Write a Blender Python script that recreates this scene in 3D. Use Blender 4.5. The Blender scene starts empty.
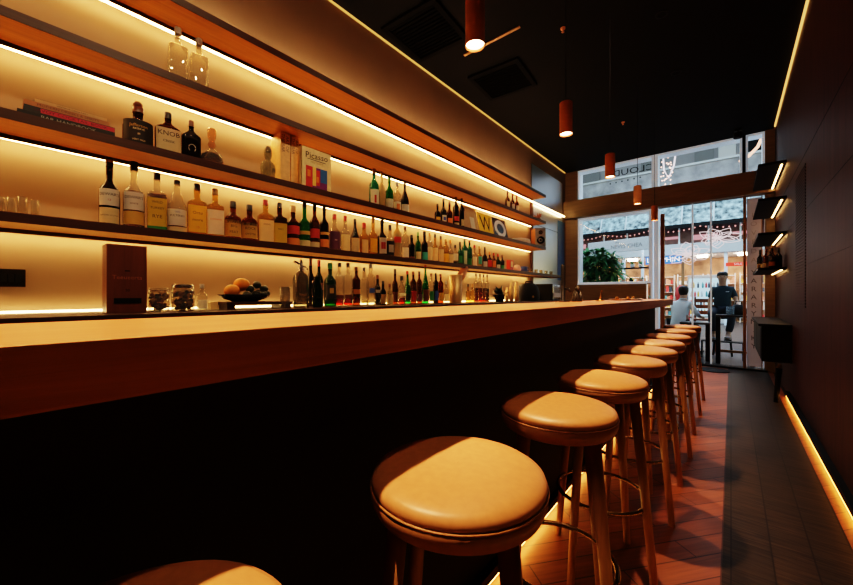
import bpy, bmesh, math, random
from mathutils import Vector, Matrix
random.seed(7)
R = math.radians
scene = bpy.context.scene
COL = scene.collection

# ------------------------------------------------------------------ camera
F, CX, VX, VY, EYE = 361.0, 426.5, 731.0, 295.0, 1.162
YAW = math.atan((VX - CX) / F)
SN, CS = math.sin(YAW), math.cos(YAW)
K = F / CS
cam_d = bpy.data.cameras.new('camera')
cam = bpy.data.objects.new('camera', cam_d)
COL.objects.link(cam)
cam.location = (0, 0, EYE)
cam.rotation_euler = (R(90), 0, YAW)
cam_d.sensor_width = 36.0
cam_d.lens = F / 853 * 36.0
cam_d.shift_y = (VY - 292.5) / 853
cam_d.clip_start = 0.02
scene.camera = cam


def Yat(px, X):
    """distance along the bar of a point of the line X seen in the picture column px"""
    D = K * X / (px - VX)
    return (D + SN * X) / CS


def Dat(px, X):
    return K * X / (px - VX)


def Xat(px, Y):
    return (px - VX) * CS * Y / (K + SN * (px - VX))


def Zat(py, D):
    return EYE + (VY - py) * D / F


def depth(X, Y):
    return -SN * X + CS * Y


# ------------------------------------------------------------------ materials
MATS = {}


def nodes(name):
    m = bpy.data.materials.new(name)
    m.use_nodes = True
    nt = m.node_tree
    nt.nodes.clear()
    out = nt.nodes.new('ShaderNodeOutputMaterial')
    return m, nt, out


def plain(name, col, rough=0.5, metal=0.0, var=0.12, scale=30.0, coat=0.0, spec=0.5, trans=0.0, glow=0.0):
    """Principled with a soft noise variation of its colour"""
    if name in MATS:
        return MATS[name]
    m, nt, out = nodes(name)
    p = nt.nodes.new('ShaderNodeBsdfPrincipled')
    tc = nt.nodes.new('ShaderNodeTexCoord')
    n = nt.nodes.new('ShaderNodeTexNoise')
    n.inputs['Scale'].default_value = scale
    n.inputs['Detail'].default_value = 4
    rp = nt.nodes.new('ShaderNodeValToRGB')
    rp.color_ramp.elements[0].position = 0.3
    rp.color_ramp.elements[1].position = 0.7
    rp.color_ramp.elements[0].color = tuple(c * (1 - var) for c in col) + (1,)
    rp.color_ramp.elements[1].color = tuple(min(1, c * (1 + var)) for c in col) + (1,)
    nt.links.new(tc.outputs['Object'], n.inputs['Vector'])
    nt.links.new(n.outputs['Fac'], rp.inputs['Fac'])
    nt.links.new(rp.outputs['Color'], p.inputs['Base Color'])
    p.inputs['Roughness'].default_value = rough
    p.inputs['Metallic'].default_value = metal
    p.inputs['Coat Weight'].default_value = coat
    p.inputs['Specular IOR Level'].default_value = spec
    if glow:
        p.inputs['Emission Color'].default_value = col + (1,)
        p.inputs['Emission Strength'].default_value = glow
    sh = p.outputs[0]
    if trans > 0:
        tr = nt.nodes.new('ShaderNodeBsdfTranslucent')
        nt.links.new(rp.outputs['Color'], tr.inputs['Color'])
        mx = nt.nodes.new('ShaderNodeMixShader')
        mx.inputs[0].default_value = trans
        nt.links.new(sh, mx.inputs[1])
        nt.links.new(tr.outputs[0], mx.inputs[2])
        sh = mx.outputs[0]
    nt.links.new(sh, out.inputs[0])
    MATS[name] = m
    return m


def wood(name, c1, c2, rough=0.4, scale=(22, 1.2, 22), coat=0.0, rotz=0.0, bump=0.05, planks=None, spec=0.5):
    """grain stretched along one axis; planks = (row height, brick width, mortar, mortar colour)"""
    if name in MATS:
        return MATS[name]
    m, nt, out = nodes(name)
    L = nt.links
    p = nt.nodes.new('ShaderNodeBsdfPrincipled')
    tc = nt.nodes.new('ShaderNodeTexCoord')
    mp0 = nt.nodes.new('ShaderNodeMapping')
    mp0.inputs['Rotation'].default_value = (0, 0, rotz)
    L.new(tc.outputs['Object'], mp0.inputs['Vector'])
    mp = nt.nodes.new('ShaderNodeMapping')
    mp.inputs['Scale'].default_value = scale
    L.new(mp0.outputs[0], mp.inputs['Vector'])
    n = nt.nodes.new('ShaderNodeTexNoise')
    n.inputs['Scale'].default_value = 1.6
    n.inputs['Detail'].default_value = 8
    n.inputs['Roughness'].default_value = 0.65
    n.inputs['Distortion'].default_value = 0.6
    L.new(mp.outputs[0], n.inputs['Vector'])
    rp = nt.nodes.new('ShaderNodeValToRGB')
    rp.color_ramp.elements[0].position = 0.32
    rp.color_ramp.elements[1].position = 0.68
    rp.color_ramp.elements[0].color = c1 + (1,)
    rp.color_ramp.elements[1].color = c2 + (1,)
    L.new(n.outputs['Fac'], rp.inputs['Fac'])
    colr = rp.outputs['Color']
    if planks:
        rowh, bw, mort, mcol = planks
        bk = nt.nodes.new('ShaderNodeTexBrick')
        bk.inputs['Scale'].default_value = 1.0
        bk.inputs['Row Height'].default_value = rowh
        bk.inputs['Brick Width'].default_value = bw
        bk.inputs['Mortar Size'].default_value = mort
        bk.inputs['Color1'].default_value = (0.75, 0.75, 0.75, 1)
        bk.inputs['Color2'].default_value = (1.15, 1.1, 1.05, 1)
        bk.inputs['Mortar'].default_value = mcol + (1,)
        mp2 = nt.nodes.new('ShaderNodeMapping')
        mp2.inputs['Rotation'].default_value = (0, 0, R(90))
        L.new(mp0.outputs[0], mp2.inputs['Vector'])
        L.new(mp2.outputs[0], bk.inputs['Vector'])
        mul = nt.nodes.new('ShaderNodeMix')
        mul.data_type = 'RGBA'
        mul.blend_type = 'MULTIPLY'
        mul.inputs[0].default_value = 1.0
        L.new(colr, mul.inputs[6])
        L.new(bk.outputs['Color'], mul.inputs[7])
        colr = mul.outputs[2]
    L.new(colr, p.inputs['Base Color'])
    p.inputs['Roughness'].default_value = rough
    p.inputs['Coat Weight'].default_value = coat
    p.inputs['Coat Roughness'].default_value = 0.2
    p.inputs['Specular IOR Level'].default_value = spec
    if bump:
        b = nt.nodes.new('ShaderNodeBump')
        b.inputs['Strength'].default_value = bump
        L.new(n.outputs['Fac'], b.inputs['Height'])
        L.new(b.outputs[0], p.inputs['Normal'])
    L.new(p.outputs[0], out.inputs[0])
    MATS[name] = m
    return m


def glass(name, tint, gloss=0.04, rough=0.03, body=0.0):
    """thin tinted glass: tinted transparency under a fresnel gloss, a little body colour"""
    if name in MATS:
        return MATS[name]
    m, nt, out = nodes(name)
    L = nt.links
    tr = nt.nodes.new('ShaderNodeBsdfTransparent')
    tr.inputs[0].default_value = tint + (1,)
    sh = tr.outputs[0]
    if body:
        df = nt.nodes.new('ShaderNodeBsdfDiffuse')
        df.inputs[0].default_value = tuple(min(1, c * 0.8 + 0.02) for c in tint) + (1,)
        mb = nt.nodes.new('ShaderNodeMixShader')
        mb.inputs[0].default_value = body
        L.new(sh, mb.inputs[1])
        L.new(df.outputs[0], mb.inputs[2])
        sh = mb.outputs[0]
    gl = nt.nodes.new('ShaderNodeBsdfGlossy')
    gl.inputs['Roughness'].default_value = rough
    lw = nt.nodes.new('ShaderNodeLayerWeight')
    lw.inputs[0].default_value = 0.25
    mt = nt.nodes.new('ShaderNodeMath')
    mt.operation = 'MULTIPLY_ADD'
    mt.inputs[1].default_value = 0.55
    mt.inputs[2].default_value = gloss
    mt.use_clamp = True
    L.new(lw.outputs['Fresnel'], mt.inputs[0])
    mx = nt.nodes.new('ShaderNodeMixShader')
    L.new(mt.outputs[0], mx.inputs[0])
    L.new(sh, mx.inputs[1])
    L.new(gl.outputs[0], mx.inputs[2])
    L.new(mx.outputs[0], out.inputs[0])
    MATS[name] = m
    return m


def emit(name, col, strength):
    if name in MATS:
        return MATS[name]
    m, nt, out = nodes(name)
    e = nt.nodes.new('ShaderNodeEmission')
    e.inputs[0].default_value = col + (1,)
    e.inputs[1].default_value = strength
    nt.links.new(e.outputs[0], out.inputs[0])
    MATS[name] = m
    return m


WARM = (1.0, 0.56, 0.17)
LEDC = (1.0, 0.585, 0.225)

M_PLASTER = plain('plaster', (0.27, 0.178, 0.112), 0.75, var=0.06, scale=3)
M_CEIL = plain('black_ceiling', (0.0035, 0.0038, 0.0045), 0.8, scale=4, spec=0.15)
M_BLACK = plain('matt_black', (0.0045, 0.005, 0.0065), 0.6, spec=0.2)
M_BLACKG = plain('gloss_black', (0.010, 0.010, 0.012), 0.25)
M_BAR = wood('bar_wood', (0.27, 0.115, 0.04), (0.42, 0.20, 0.075), 0.38, (26, 0.9, 26), coat=0.18, spec=0.3)
M_SHELF = wood('shelf_wood', (0.58, 0.30, 0.10), (0.76, 0.42, 0.15), 0.45, (22, 0.8, 22))
M_SHELFEDGE = wood('shelf_edge_wood', (0.046, 0.013, 0.005), (0.07, 0.020, 0.008), 0.5, (22, 0.8, 22))
M_FLOORL = wood('warm_floorboards', (0.17, 0.050, 0.020), (0.30, 0.095, 0.038), 0.45, (30, 1.5, 30), rotz=R(38),
                planks=(0.11, 0.75, 0.003, (0.25, 0.22, 0.2)))
M_FLOORR = wood('dark_floorboards', (0.004, 0.003, 0.0025), (0.050, 0.036, 0.025), 0.5, (3, 55, 3),
                planks=(0.14, 0.9, 0.003, (0.2, 0.2, 0.2)), spec=0.25)
M_WALLR = wood('dark_veneer', (0.040, 0.016, 0.014), (0.085, 0.034, 0.030), 0.5, (10, 10, 0.7), bump=0.02, spec=0.15)
M_FRAME = wood('brown_frame', (0.21, 0.155, 0.11), (0.29, 0.21, 0.15), 0.5, (1.5, 14, 14), bump=0.02)
M_POST = wood('wood_post', (0.26, 0.125, 0.05), (0.36, 0.18, 0.075), 0.45, (25, 25, 1.2))
M_LEATHER = plain('tan_leather', (0.50, 0.245, 0.10), 0.42, var=0.08, scale=60)
M_SEATBAND = plain('tan_leather_band', (0.38, 0.18, 0.07), 0.45, var=0.08, scale=60)
M_LEGWOOD = wood('stool_leg_wood', (0.24, 0.115, 0.045), (0.36, 0.185, 0.075), 0.42, (30, 30, 1.6))
M_BRASS = plain('dark_brass', (0.30, 0.20, 0.10), 0.25, metal=1.0)
M_STEEL = plain('steel', (0.55, 0.56, 0.58), 0.22, metal=1.0, var=0.04)
M_MIRROR = plain('satin_steel', (0.55, 0.60, 0.70), 0.30, metal=1.0, var=0.03, scale=2)
M_COPPER = plain('terracotta_copper', (0.88, 0.36, 0.14), 0.45, var=0.05)
M_WHITE = plain('white_paint', (0.75, 0.75, 0.77), 0.5, var=0.03)
M_ALU = plain('glowing_white_aluminium', (0.72, 0.82, 0.92), 0.35, var=0.03, glow=0.16)  # faint emission stands in for daylight on the pale frames
M_GREY = plain('mid_grey', (0.22, 0.22, 0.23), 0.6)
M_GLASS = glass('window_glass', (0.93, 0.96, 0.97), gloss=0.0)
M_CLEAR = glass('clear_glass', (0.90, 0.87, 0.78), gloss=0.06, body=0.10)
M_SIGN = plain('pale_sign_panel', (0.50, 0.46, 0.52), 0.5, var=0.04, scale=4, glow=0.07)
M_LED = emit('led_warm', LEDC, 30.0)
M_BULB = emit('bulb_warm', (1.0, 0.62, 0.36), 22.0)


# ------------------------------------------------------------------ mesh builder
class MB:
    def __init__(self):
        self.bm = bmesh.new()
        self.mats = []

    def mi(self, m):
        if m not in self.mats:
            self.mats.append(m)
        return self.mats.index(m)

    def face(self, vs, i, smooth=False):
        try:
            f = self.bm.faces.new(vs)
            f.material_index = i
            f.smooth = smooth
            return f
        except ValueError:
            return None

    def box(self, x0, x1, y0, y1, z0, z1, m, bevel=0.0, mat=None):
        i = self.mi(m)
        t = bmesh.new()
        bmesh.ops.create_cube(t, size=1.0)
        for v in t.verts:
            v.co = Vector(((x0 + x1) / 2 + v.co.x * (x1 - x0), (y0 + y1) / 2 + v.co.y * (y1 - y0), (z0 + z1) / 2 + v.co.z * (z1 - z0)))
        if bevel:
            bmesh.ops.bevel(t, geom=t.edges[:], offset=bevel, segments=2, affect='EDGES', profile=0.7)
        self._merge(t, i, mat)
        return self

    def _merge(self, t, i, mat=None, smooth=False):
        mp = {}
        for v in t.verts:
            co = v.co.copy()
            if mat is not None:
                co = mat @ co
            mp[v] = self.bm.verts.new(co)
        for f in t.faces:
            self.face([mp[v] for v in f.verts], i, smooth or f.smooth)
        t.free()

    def lathe(self, prof, m, c=(0, 0, 0), seg=20, rx=1.0, ry=1.0, n=2.0, a0=None, a1=None, caps=True, smooth=True, mat=None, off=0.0):
        """profile of (radius, z) turned about z; n>2 squares the section; a0..a1 keeps only an arc"""
        i = self.mi(m)
        full = a0 is None
        cnt = seg if full else seg + 1
        rings = []
        for (r, z) in prof:
            ring = []
            for k in range(cnt):
                a = 2 * math.pi * k / seg if full else a0 + (a1 - a0) * k / seg
                s = sect(a, n)
                co = Vector((c[0] + s[0] * r * rx + (off * s[0]), c[1] + s[1] * r * ry + (off * s[1]), c[2] + z))
                if mat is not None:
                    co = mat @ co
                ring.append(self.bm.verts.new(co))
            rings.append(ring)
        for a, b in zip(rings, rings[1:]):
            for k in range(cnt if full else cnt - 1):
                self.face([a[k], a[(k + 1) % cnt], b[(k + 1) % cnt], b[k]], i, smooth)
        if caps and full:
            if prof[0][0] > 1e-5:
                self.face(rings[0][::-1], i)
            if prof[-1][0] > 1e-5:
                self.face(rings[-1], i)
        return self

    def tube(self, pts, r, m, seg=8, closed=False, r1=None, caps=True):
        i = self.mi(m)
        pts = [Vector(p) for p in pts]
        N = len(pts)
        rings = []
        up = Vector((0, 0, 1))
        for k, p in enumerate(pts):
            if closed:
                d = pts[(k + 1) % N] - pts[k - 1]
            else:
                d = pts[min(k + 1, N - 1)] - pts[max(k - 1, 0)]
            d.normalize()
            u = d.cross(up)
            if u.length < 1e-3:
                u = d.cross(Vector((1, 0, 0)))
            u.normalize()
            w = u.cross(d)
            rr = r if r1 is None else r + (r1 - r) * k / (N - 1)
            rings.append([self.bm.verts.new(p + (u * math.cos(2 * math.pi * j / seg) + w * math.sin(2 * math.pi * j / seg)) * rr) for j in range(seg)])
        rng = range(N) if closed else range(N - 1)
        for k in rng:
            a, b = rings[k], rings[(k + 1) % N]
            for j in range(seg):
                self.face([a[j], a[(j + 1) % seg], b[(j + 1) % seg], b[j]], i, True)
        if caps and not closed:
            self.face(rings[0][::-1], i)
            self.face(rings[-1], i)
        return self

    def quad(self, pts, m):
        i = self.mi(m)
        self.face([self.bm.verts.new(Vector(p)) for p in pts], i)
        return self

    def text(self, s, size, m, fn, align='CENTER'):
        """lettering as flat mesh; fn maps (u, v) of the letter plane to a point"""
        i = self.mi(m)
        vs, fs = text_geo(s, size, align)
        bv = [self.bm.verts.new(Vector(fn(u, v))) for (u, v) in vs]
        for f in fs:
            self.face([bv[k] for k in f], i)
        return self

    def build(self, name, parent=None):
        me = bpy.data.meshes.new(name)
        bmesh.ops.recalc_face_normals(self.bm, faces=self.bm.faces[:])
        self.bm.to_mesh(me)
        self.bm.free()
        for m in self.mats:
            me.materials.append(m)
        o = bpy.data.objects.new(name, me)
        COL.objects.link(o)
        if parent is not None:
            o.parent = parent
        return o


def sect(a, n):
    c, s = math.cos(a), math.sin(a)
    if n <= 2.01:
        return c, s
    e = 2.0 / n
    return math.copysign(abs(c) ** e, c), math.copysign(abs(s) ** e, s)


TXT = {}


def text_geo(s, size, align='CENTER'):
    key = (s, align)
    if key not in TXT:
        cu = bpy.data.curves.new('t', 'FONT')
        cu.body = s
        cu.size = 1.0
        cu.align_x = align
        cu.align_y = 'CENTER'
        cu.resolution_u = 2
        o = bpy.data.objects.new('t', cu)
        COL.objects.link(o)
        bpy.context.view_layer.update()
        me = o.to_mesh()
        vs = [(v.co.x, v.co.y) for v in me.vertices]
        fs = [list(p.vertices) for p in me.polygons]
        o.to_mesh_clear()
        bpy.data.objects.remove(o)
        bpy.data.curves.remove(cu)
        TXT[key] = (vs, fs)
    vs, fs = TXT[key]
    return [(u * size, v * size) for u, v in vs], fs


def tag(o, label=None, cat=None, group=None, kind=None):
    if label:
        o['label'] = label
        n = len(label.split())
        assert 4 <= n <= 16, label
    if cat:
        o['category'] = cat
    if group:
        o['group'] = group
    if kind:
        o['kind'] = kind
    return o


def empty(name, loc, label, cat, rz=0.0, group=None):
    o = bpy.data.objects.new(name, None)
    o.empty_display_size = 0.05
    COL.objects.link(o)
    o.location = loc
    o.rotation_euler = (0, 0, rz)
    return tag(o, label, cat, group)


def struct(o):
    o['kind'] = 'structure'
    return o


def copy_tree(o, parent=None):
    c = o.copy()
    COL.objects.link(c)
    if parent is not None:
        c.parent = parent
    for ch in list(o.children):
        copy_tree(ch, c)
    return c


# ------------------------------------------------------------------ layout constants
XW, XR, YF, YB, ZC = -2.60, 0.505, 7.50, -1.60, 3.66
XS = -2.29
SHELF_B = [1.466, 1.892, 2.312, 2.738]      # undersides, lowest first
ST = 0.042
XC, XBR, ZB, ZBB = -0.56, -1.007, 1.110, 1.036
YBAR = Yat(673, XC)
ZBC = 1.075                                  # back counter
XD = -0.031                                  # brass divider of the floors

# ------------------------------------------------------------------ the room
b = MB(); b.box(-2.75, XD, YB, YF, -0.06, 0.0, M_FLOORL); b.box(XD, XR + 0.1, YB, YF, -0.06, 0.0, M_FLOORR)
b.box(XD - 0.003, XD + 0.002, YB, YF, -0.01, 0.0012, M_SHELFEDGE)
b.box(0.425, 0.478, YB, YF, -0.01, 0.0012, M_FLOORL)
struct(b.build('floor'))
b = MB(); b.box(-2.75, XR + 0.1, YB, YF + 0.1, ZC, ZC + 0.1, M_CEIL); struct(b.build('ceiling'))
b = MB(); b.box(XW - 0.12, XW, YB, YF, 0, ZC, M_PLASTER); struct(b.build('wall_left'))
b = MB(); b.box(-2.75, XR + 0.1, YB - 0.1, YB, 0, ZC, M_WALLR); struct(b.build('wall_back'))
b = MB()
b.box(XR, XR + 0.12, YB, YF, 0, ZC, M_WALLR)
struct(b.build('wall_right'))
# horizontal joints and the ribbed band of the right wall
b = MB()
for z in (1.43, 1.92, 2.42):
    b.box(XR - 0.0015, XR, YB, YF, z - 0.001, z + 0.001, M_BLACK)
b.build('trim_1')['kind'] = 'structure'
y0, y1 = Yat(806, XR), Yat(796, XR)
b = MB()
for k in range(46):
    z = 1.05 + k * 0.028
    b.box(XR - 0.007, XR, y0, y1, z, z + 0.014, M_WALLR)
b.build('trim_2')['kind'] = 'structure'
b = MB(); b.box(0.492, XR, YB, 5.55, 0.0, 0.055, M_BLACK); b.box(0.470, XR, YB, 5.75, 0.036, 0.075, M_BLACK); struct(b.build('baseboard_right'))

# mirror cladding on the left wall by the window, with its wooden end post
YM0, YM1 = 5.80, 7.30
b = MB(); b.box(XW, XW + 0.012, YM0 + 0.05, YM1, 1.08, 3.40, M_MIRROR)
b.box(XW, XW + 0.016, YM0 + 0.05, YM1, 2.38, 2.386, M_BLACK)
struct(b.build('trim_3'))
b = MB(); b.box(XW, XW + 0.04, YM0, YM0 + 0.05, 1.075, 2.72, M_SHELFEDGE, 0.004); struct(b.build('trim_4'))

b = MB(); b.box(XW + 0.013, XW + 0.020, Yat(557, XW), Yat(563.5, XW), 1.45, 2.62, plain('painted_blue_reflection', (.05, .16, .42), .35))  # blue sheet in place of daylight reflected by the steel
tag(b.build('reflection_sheet'), 'tall blue sheet painted as daylight mirrored in the steel cladding', 'panel')
# window wall: side pier, transom beam, head, right-hand brown panel
YG = YF + 0.06
b = MB()
b.box(-2.75, -2.36, YF, YF + 0.14, 0, ZC, M_FRAME)
b.box(0.395, XR + 0.1, YF, YF + 0.14, 0, ZC, M_FRAME)
struct(b.build('wall_front'))
b = MB(); b.box(-2.60, XR, YF - 0.10, YF + 0.12, 2.70, 3.05, M_FRAME, 0.006); struct(b.build('trim_5'))
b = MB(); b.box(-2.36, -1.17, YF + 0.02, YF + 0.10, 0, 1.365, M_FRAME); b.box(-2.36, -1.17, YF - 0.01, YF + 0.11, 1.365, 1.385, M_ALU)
struct(b.build('trim_6'))


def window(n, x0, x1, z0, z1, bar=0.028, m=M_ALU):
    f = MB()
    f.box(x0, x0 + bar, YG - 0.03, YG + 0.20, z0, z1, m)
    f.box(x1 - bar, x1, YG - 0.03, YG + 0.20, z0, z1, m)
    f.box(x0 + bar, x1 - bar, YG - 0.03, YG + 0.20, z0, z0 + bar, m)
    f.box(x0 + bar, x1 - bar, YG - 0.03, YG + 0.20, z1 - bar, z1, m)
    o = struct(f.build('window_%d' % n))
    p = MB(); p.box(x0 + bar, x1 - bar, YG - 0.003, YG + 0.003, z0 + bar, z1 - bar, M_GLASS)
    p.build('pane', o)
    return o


window(1, -2.36, -1.06, 3.05, ZC)
window(2, -1.02, 0.135, 3.05, ZC)
window(3, 0.175, 0.395, 3.05, ZC)
window(4, -2.36, -1.10, 1.385, 2.70)
window(5, -1.10, -1.02, 0.0, 2.70, 0.030)
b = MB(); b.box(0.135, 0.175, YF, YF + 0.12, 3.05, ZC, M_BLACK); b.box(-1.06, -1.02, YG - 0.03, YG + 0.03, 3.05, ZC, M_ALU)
struct(b.build('trim_7'))

# glazed door: frame, pane, tall wooden pull
fr = MB()
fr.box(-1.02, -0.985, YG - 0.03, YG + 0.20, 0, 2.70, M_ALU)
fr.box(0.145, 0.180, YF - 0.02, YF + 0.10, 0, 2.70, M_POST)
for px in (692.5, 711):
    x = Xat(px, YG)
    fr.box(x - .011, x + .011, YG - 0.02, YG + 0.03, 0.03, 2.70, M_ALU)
door = struct(fr.build('door_1'))
p = MB(); p.box(-0.985, 0.145, YG - 0.003, YG + 0.003, 0.03, 2.70, M_GLASS); p.build('pane', door)
p = MB(); p.box(-0.945, -0.885, YF - 0.03, YF + 0.03, 0.05, 2.58, M_POST, 0.006); p.build('door_pull', door)
b = MB(); b.box(-0.98, 0.42, YF - 0.06, YF + 0.16, 0.0, 0.025, M_BLACK, 0.004); struct(b.build('trim_8'))

# white line flowers drawn on the door glass
M_CHALK = emit('white_line_neon', (1.0, 0.80, 0.82), 0.75)


def flower(cx, cz, r, seed):
    rnd = random.Random(seed)
    d = MB()
    for ringn, (rr, n) in enumerate(((r * 0.35, 4), (r * 0.75, 6), (r, 8))):
        for k in range(n):
            a = 2 * math.pi * k / n + ringn * 0.5 + rnd.uniform(-.2, .2)
            pts = []
            L = rr * rnd.uniform(0.75, 1.1)
            for j in range(13):
                t = j / 12
                w = math.sin(math.pi * t) * rr * 0.28 * rnd.uniform(0.9, 1.1)
                s = 1 if j <= 12 else -1
                u = math.cos(a) * L * t - math.sin(a) * w
                v = math.sin(a) * L * t + math.cos(a) * w
                pts.append((cx + u * 1.3, YG - 0.006, cz + v * 0.8))
            for j in range(12, -1, -1):
                t = j / 12
                w = -math.sin(math.pi * t) * rr * 0.28
                u = math.cos(a) * L * t - math.sin(a) * w
                v = math.sin(a) * L * t + math.cos(a) * w
                pts.append((cx + u * 1.3, YG - 0.006, cz + v * 0.8))
            d.tube(pts, 0.0045, M_CHALK, 4)
    return d.build('glass_drawing')


def GP(px, py):
    X = Xat(px, YG)
    return X, Zat(py, depth(X, YG))


x, z = GP(688, 254); tag(flower(x, z, 0.25, 3), 'thin glowing white line drawing of a flower, lower of two on door glass', 'drawing')
x, z = GP(717, 238); tag(flower(x, z, 0.22, 5), 'thin glowing white line drawing of a flower, upper of two on door glass', 'drawing')

# letters on the upper window, read from the street
b = MB()
x, z = GP(631, 171)
b.text('CLOUDI', 0.16, M_BLACK, lambda u, v: (x - u * 1.25, YG - 0.006, z + v))
for k in range(6):
    xx = x - 0.35 + k * 0.1
    b.lathe([(0.0, 0), (0.014, 0), (0.014, 0.003), (0, 0.003)], M_BLACK, seg=8, caps=False,
            mat=Matrix.Translation((xx, YG - 0.004, z - 0.17 + 0.004 * k)) @ Matrix.Rotation(R(90), 4, 'X'))
tag(b.build('window_lettering'), 'black reversed lettering and dots on the upper window glass', 'lettering')

# vertical pale sign beside the door
sx0, sx1 = 0.190, 0.355
b = MB(); b.box(sx0, sx1, YF + 0.01, YF + 0.05, 0.06, 2.66, M_SIGN, 0.003)
b.box(sx1, sx1 + 0.012, YF, YF + 0.06, 0.03, 2.68, M_POST)
M_INK = plain('sign_ink', (0.10, 0.09, 0.11), 0.6)
M_INKF = plain('sign_ink_faint', (0.36, 0.33, 0.37), 0.6)
zs = Zat(281, depth(0.29, YF))
for k, ch in enumerate('YARARYN.KY'):
    zz = zs - (k - 1) * 0.126
    b.text(ch, 0.105, M_INK, lambda u, v: (0.268 + u, YF + 0.0085, zz + v))
for k, ch in enumerate('LOVEDA'):
    zz = zs + (8 - k) * 0.14 - 0.1
    b.text(ch, 0.10, M_INKF, lambda u, v: (0.268 + u, YF + 0.0085, zz + v))
tag(b.build('vertical_sign'), 'tall narrow pale grey sign with stacked dark letters beside the door', 'sign')

# ------------------------------------------------------------------ light strips


def strip(name_label, x0, x1, y0, y1, z0, z1, m=M_LED, group='warm light strips'):
    b = MB(); b.box(x0, x1, y0, y1, z0, z1, m)
    return tag(b.build('light_strip'), name_label, 'light strip', group)


YS0, YS1 = -1.2, Yat(546, XS)
names = ['lowest shelf', 'second shelf from the bottom', 'third shelf from the bottom', 'topmost shelf']
M_LEDS = [emit('led_shelf_%d' % k, LEDC, s) for k, s in enumerate((30, 30, 30, 30))]
strip('warm light strip glowing along the wall behind the back counter', XW + 0.030, XW + 0.042, YS0, 5.5, ZBC + 0.002, ZBC + 0.012, emit('led_counter', LEDC, 15))
strip('warm light strip behind the top of the topmost shelf', XW + 0.090, XW + 0.105, YS0, 5.68, SHELF_B[3] + ST + 0.001, SHELF_B[3] + ST + 0.010, emit('led_up', (1, 0.66, 0.38), 50))
strip('thin warm light line where the shelf wall meets the ceiling', XW + 0.006, XW + 0.018, YS0, 7.45, ZC - 0.016, ZC - 0.004, emit('led_ceil', (1, 0.50, 0.12), 0.7))
strip('warm light line where the dark panelled wall meets the ceiling', XR - 0.020, XR - 0.004, YB + .1, 7.35, ZC - 0.030, ZC - 0.006, emit('led_ceil_r', (1, 0.50, 0.14), 1.0))
strip('warm light strip on the floor along the dark panelled wall', 0.476, 0.491, YB + .1, 5.75, 0.014, 0.030, emit('led_floor_r', (1, 0.37, 0.055), 11))
strip('warm light strip on the floor along the foot of the bar', -0.742, -0.728, YB + .1, YBAR - 0.05, 0.020, 0.040, emit('led_kick', (1, 0.44, 0.10), 17))

# ------------------------------------------------------------------ back shelves
sl = ['lowest wall shelf, dark-edged wood with a long row of bottles', 'wall shelf second from the bottom, holding books and record sleeves',
      'wall shelf third from the bottom, holding two clear bottles', 'topmost wall shelf, empty wooden board below the ceiling']
for k, zb in enumerate(SHELF_B):
    ye = 6.45 if k == 0 else YS1
    s = MB(); s.box(XW + 0.045, XS - 0.004, YS0, ye, zb, zb + ST, M_SHELF)
    o = tag(s.build('wall_shelf'), sl[k], 'shelf', 'shelves on the bar wall')
    l = MB(); l.box(XW + 0.080, XW + 0.090, YS0, YS1 - 0.02, zb - 0.020, zb - 0.0005, M_SHELFEDGE); tag(l.build('light_cover', o), 'dark strip hiding the light')
    l = MB(); l.box(XW + 0.045, XW + 0.060, YS0, YM1 if k == 3 else YS1 - 0.02, zb - 0.014, zb - 0.004, M_LEDS[k]); tag(l.build('light_strip', o), 'glowing warm light strip')
    e = MB(); e.box(XS - 0.004, XS, YS0, ye, zb, zb + ST, M_SHELFEDGE); tag(e.build('front_edge', o), 'dark stained front edge')

# back counter
b = MB(); b.box(XW + 0.002, -2.06, YS0, 5.95, ZBC - 0.03, ZBC, M_SHELFEDGE, 0.003)
o = tag(b.build('back_counter'), 'dark back counter under the shelves carrying bottles', 'counter')
b = MB(); b.box(XW + 0.002, -2.10, YS0, 5.95, 0, ZBC - 0.03, M_BLACK); b.build('cabinet_base', o)

# ------------------------------------------------------------------ the bar
bar = empty('bar_counter', (0, 0, 0), 'long bar with thick wooden top and black front', 'bar counter')
b = MB(); b.box(XBR, XC, YB + 0.2, YBAR, ZBB, ZB, M_BAR, 0.004); b.build('worktop', bar)
b = MB(); b.box(-0.744, -0.712, YB + 0.2, YBAR - 0.06, 0.048, 0.085, M_BLACK); b.build('toe_lip', bar)
b = MB(); b.box(XBR + 0.04, -0.744, YB + 0.2, YBAR - 0.06, 0.0, ZBB, M_BLACK); b.build('front_panel', bar)

# ------------------------------------------------------------------ bar stools


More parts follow.
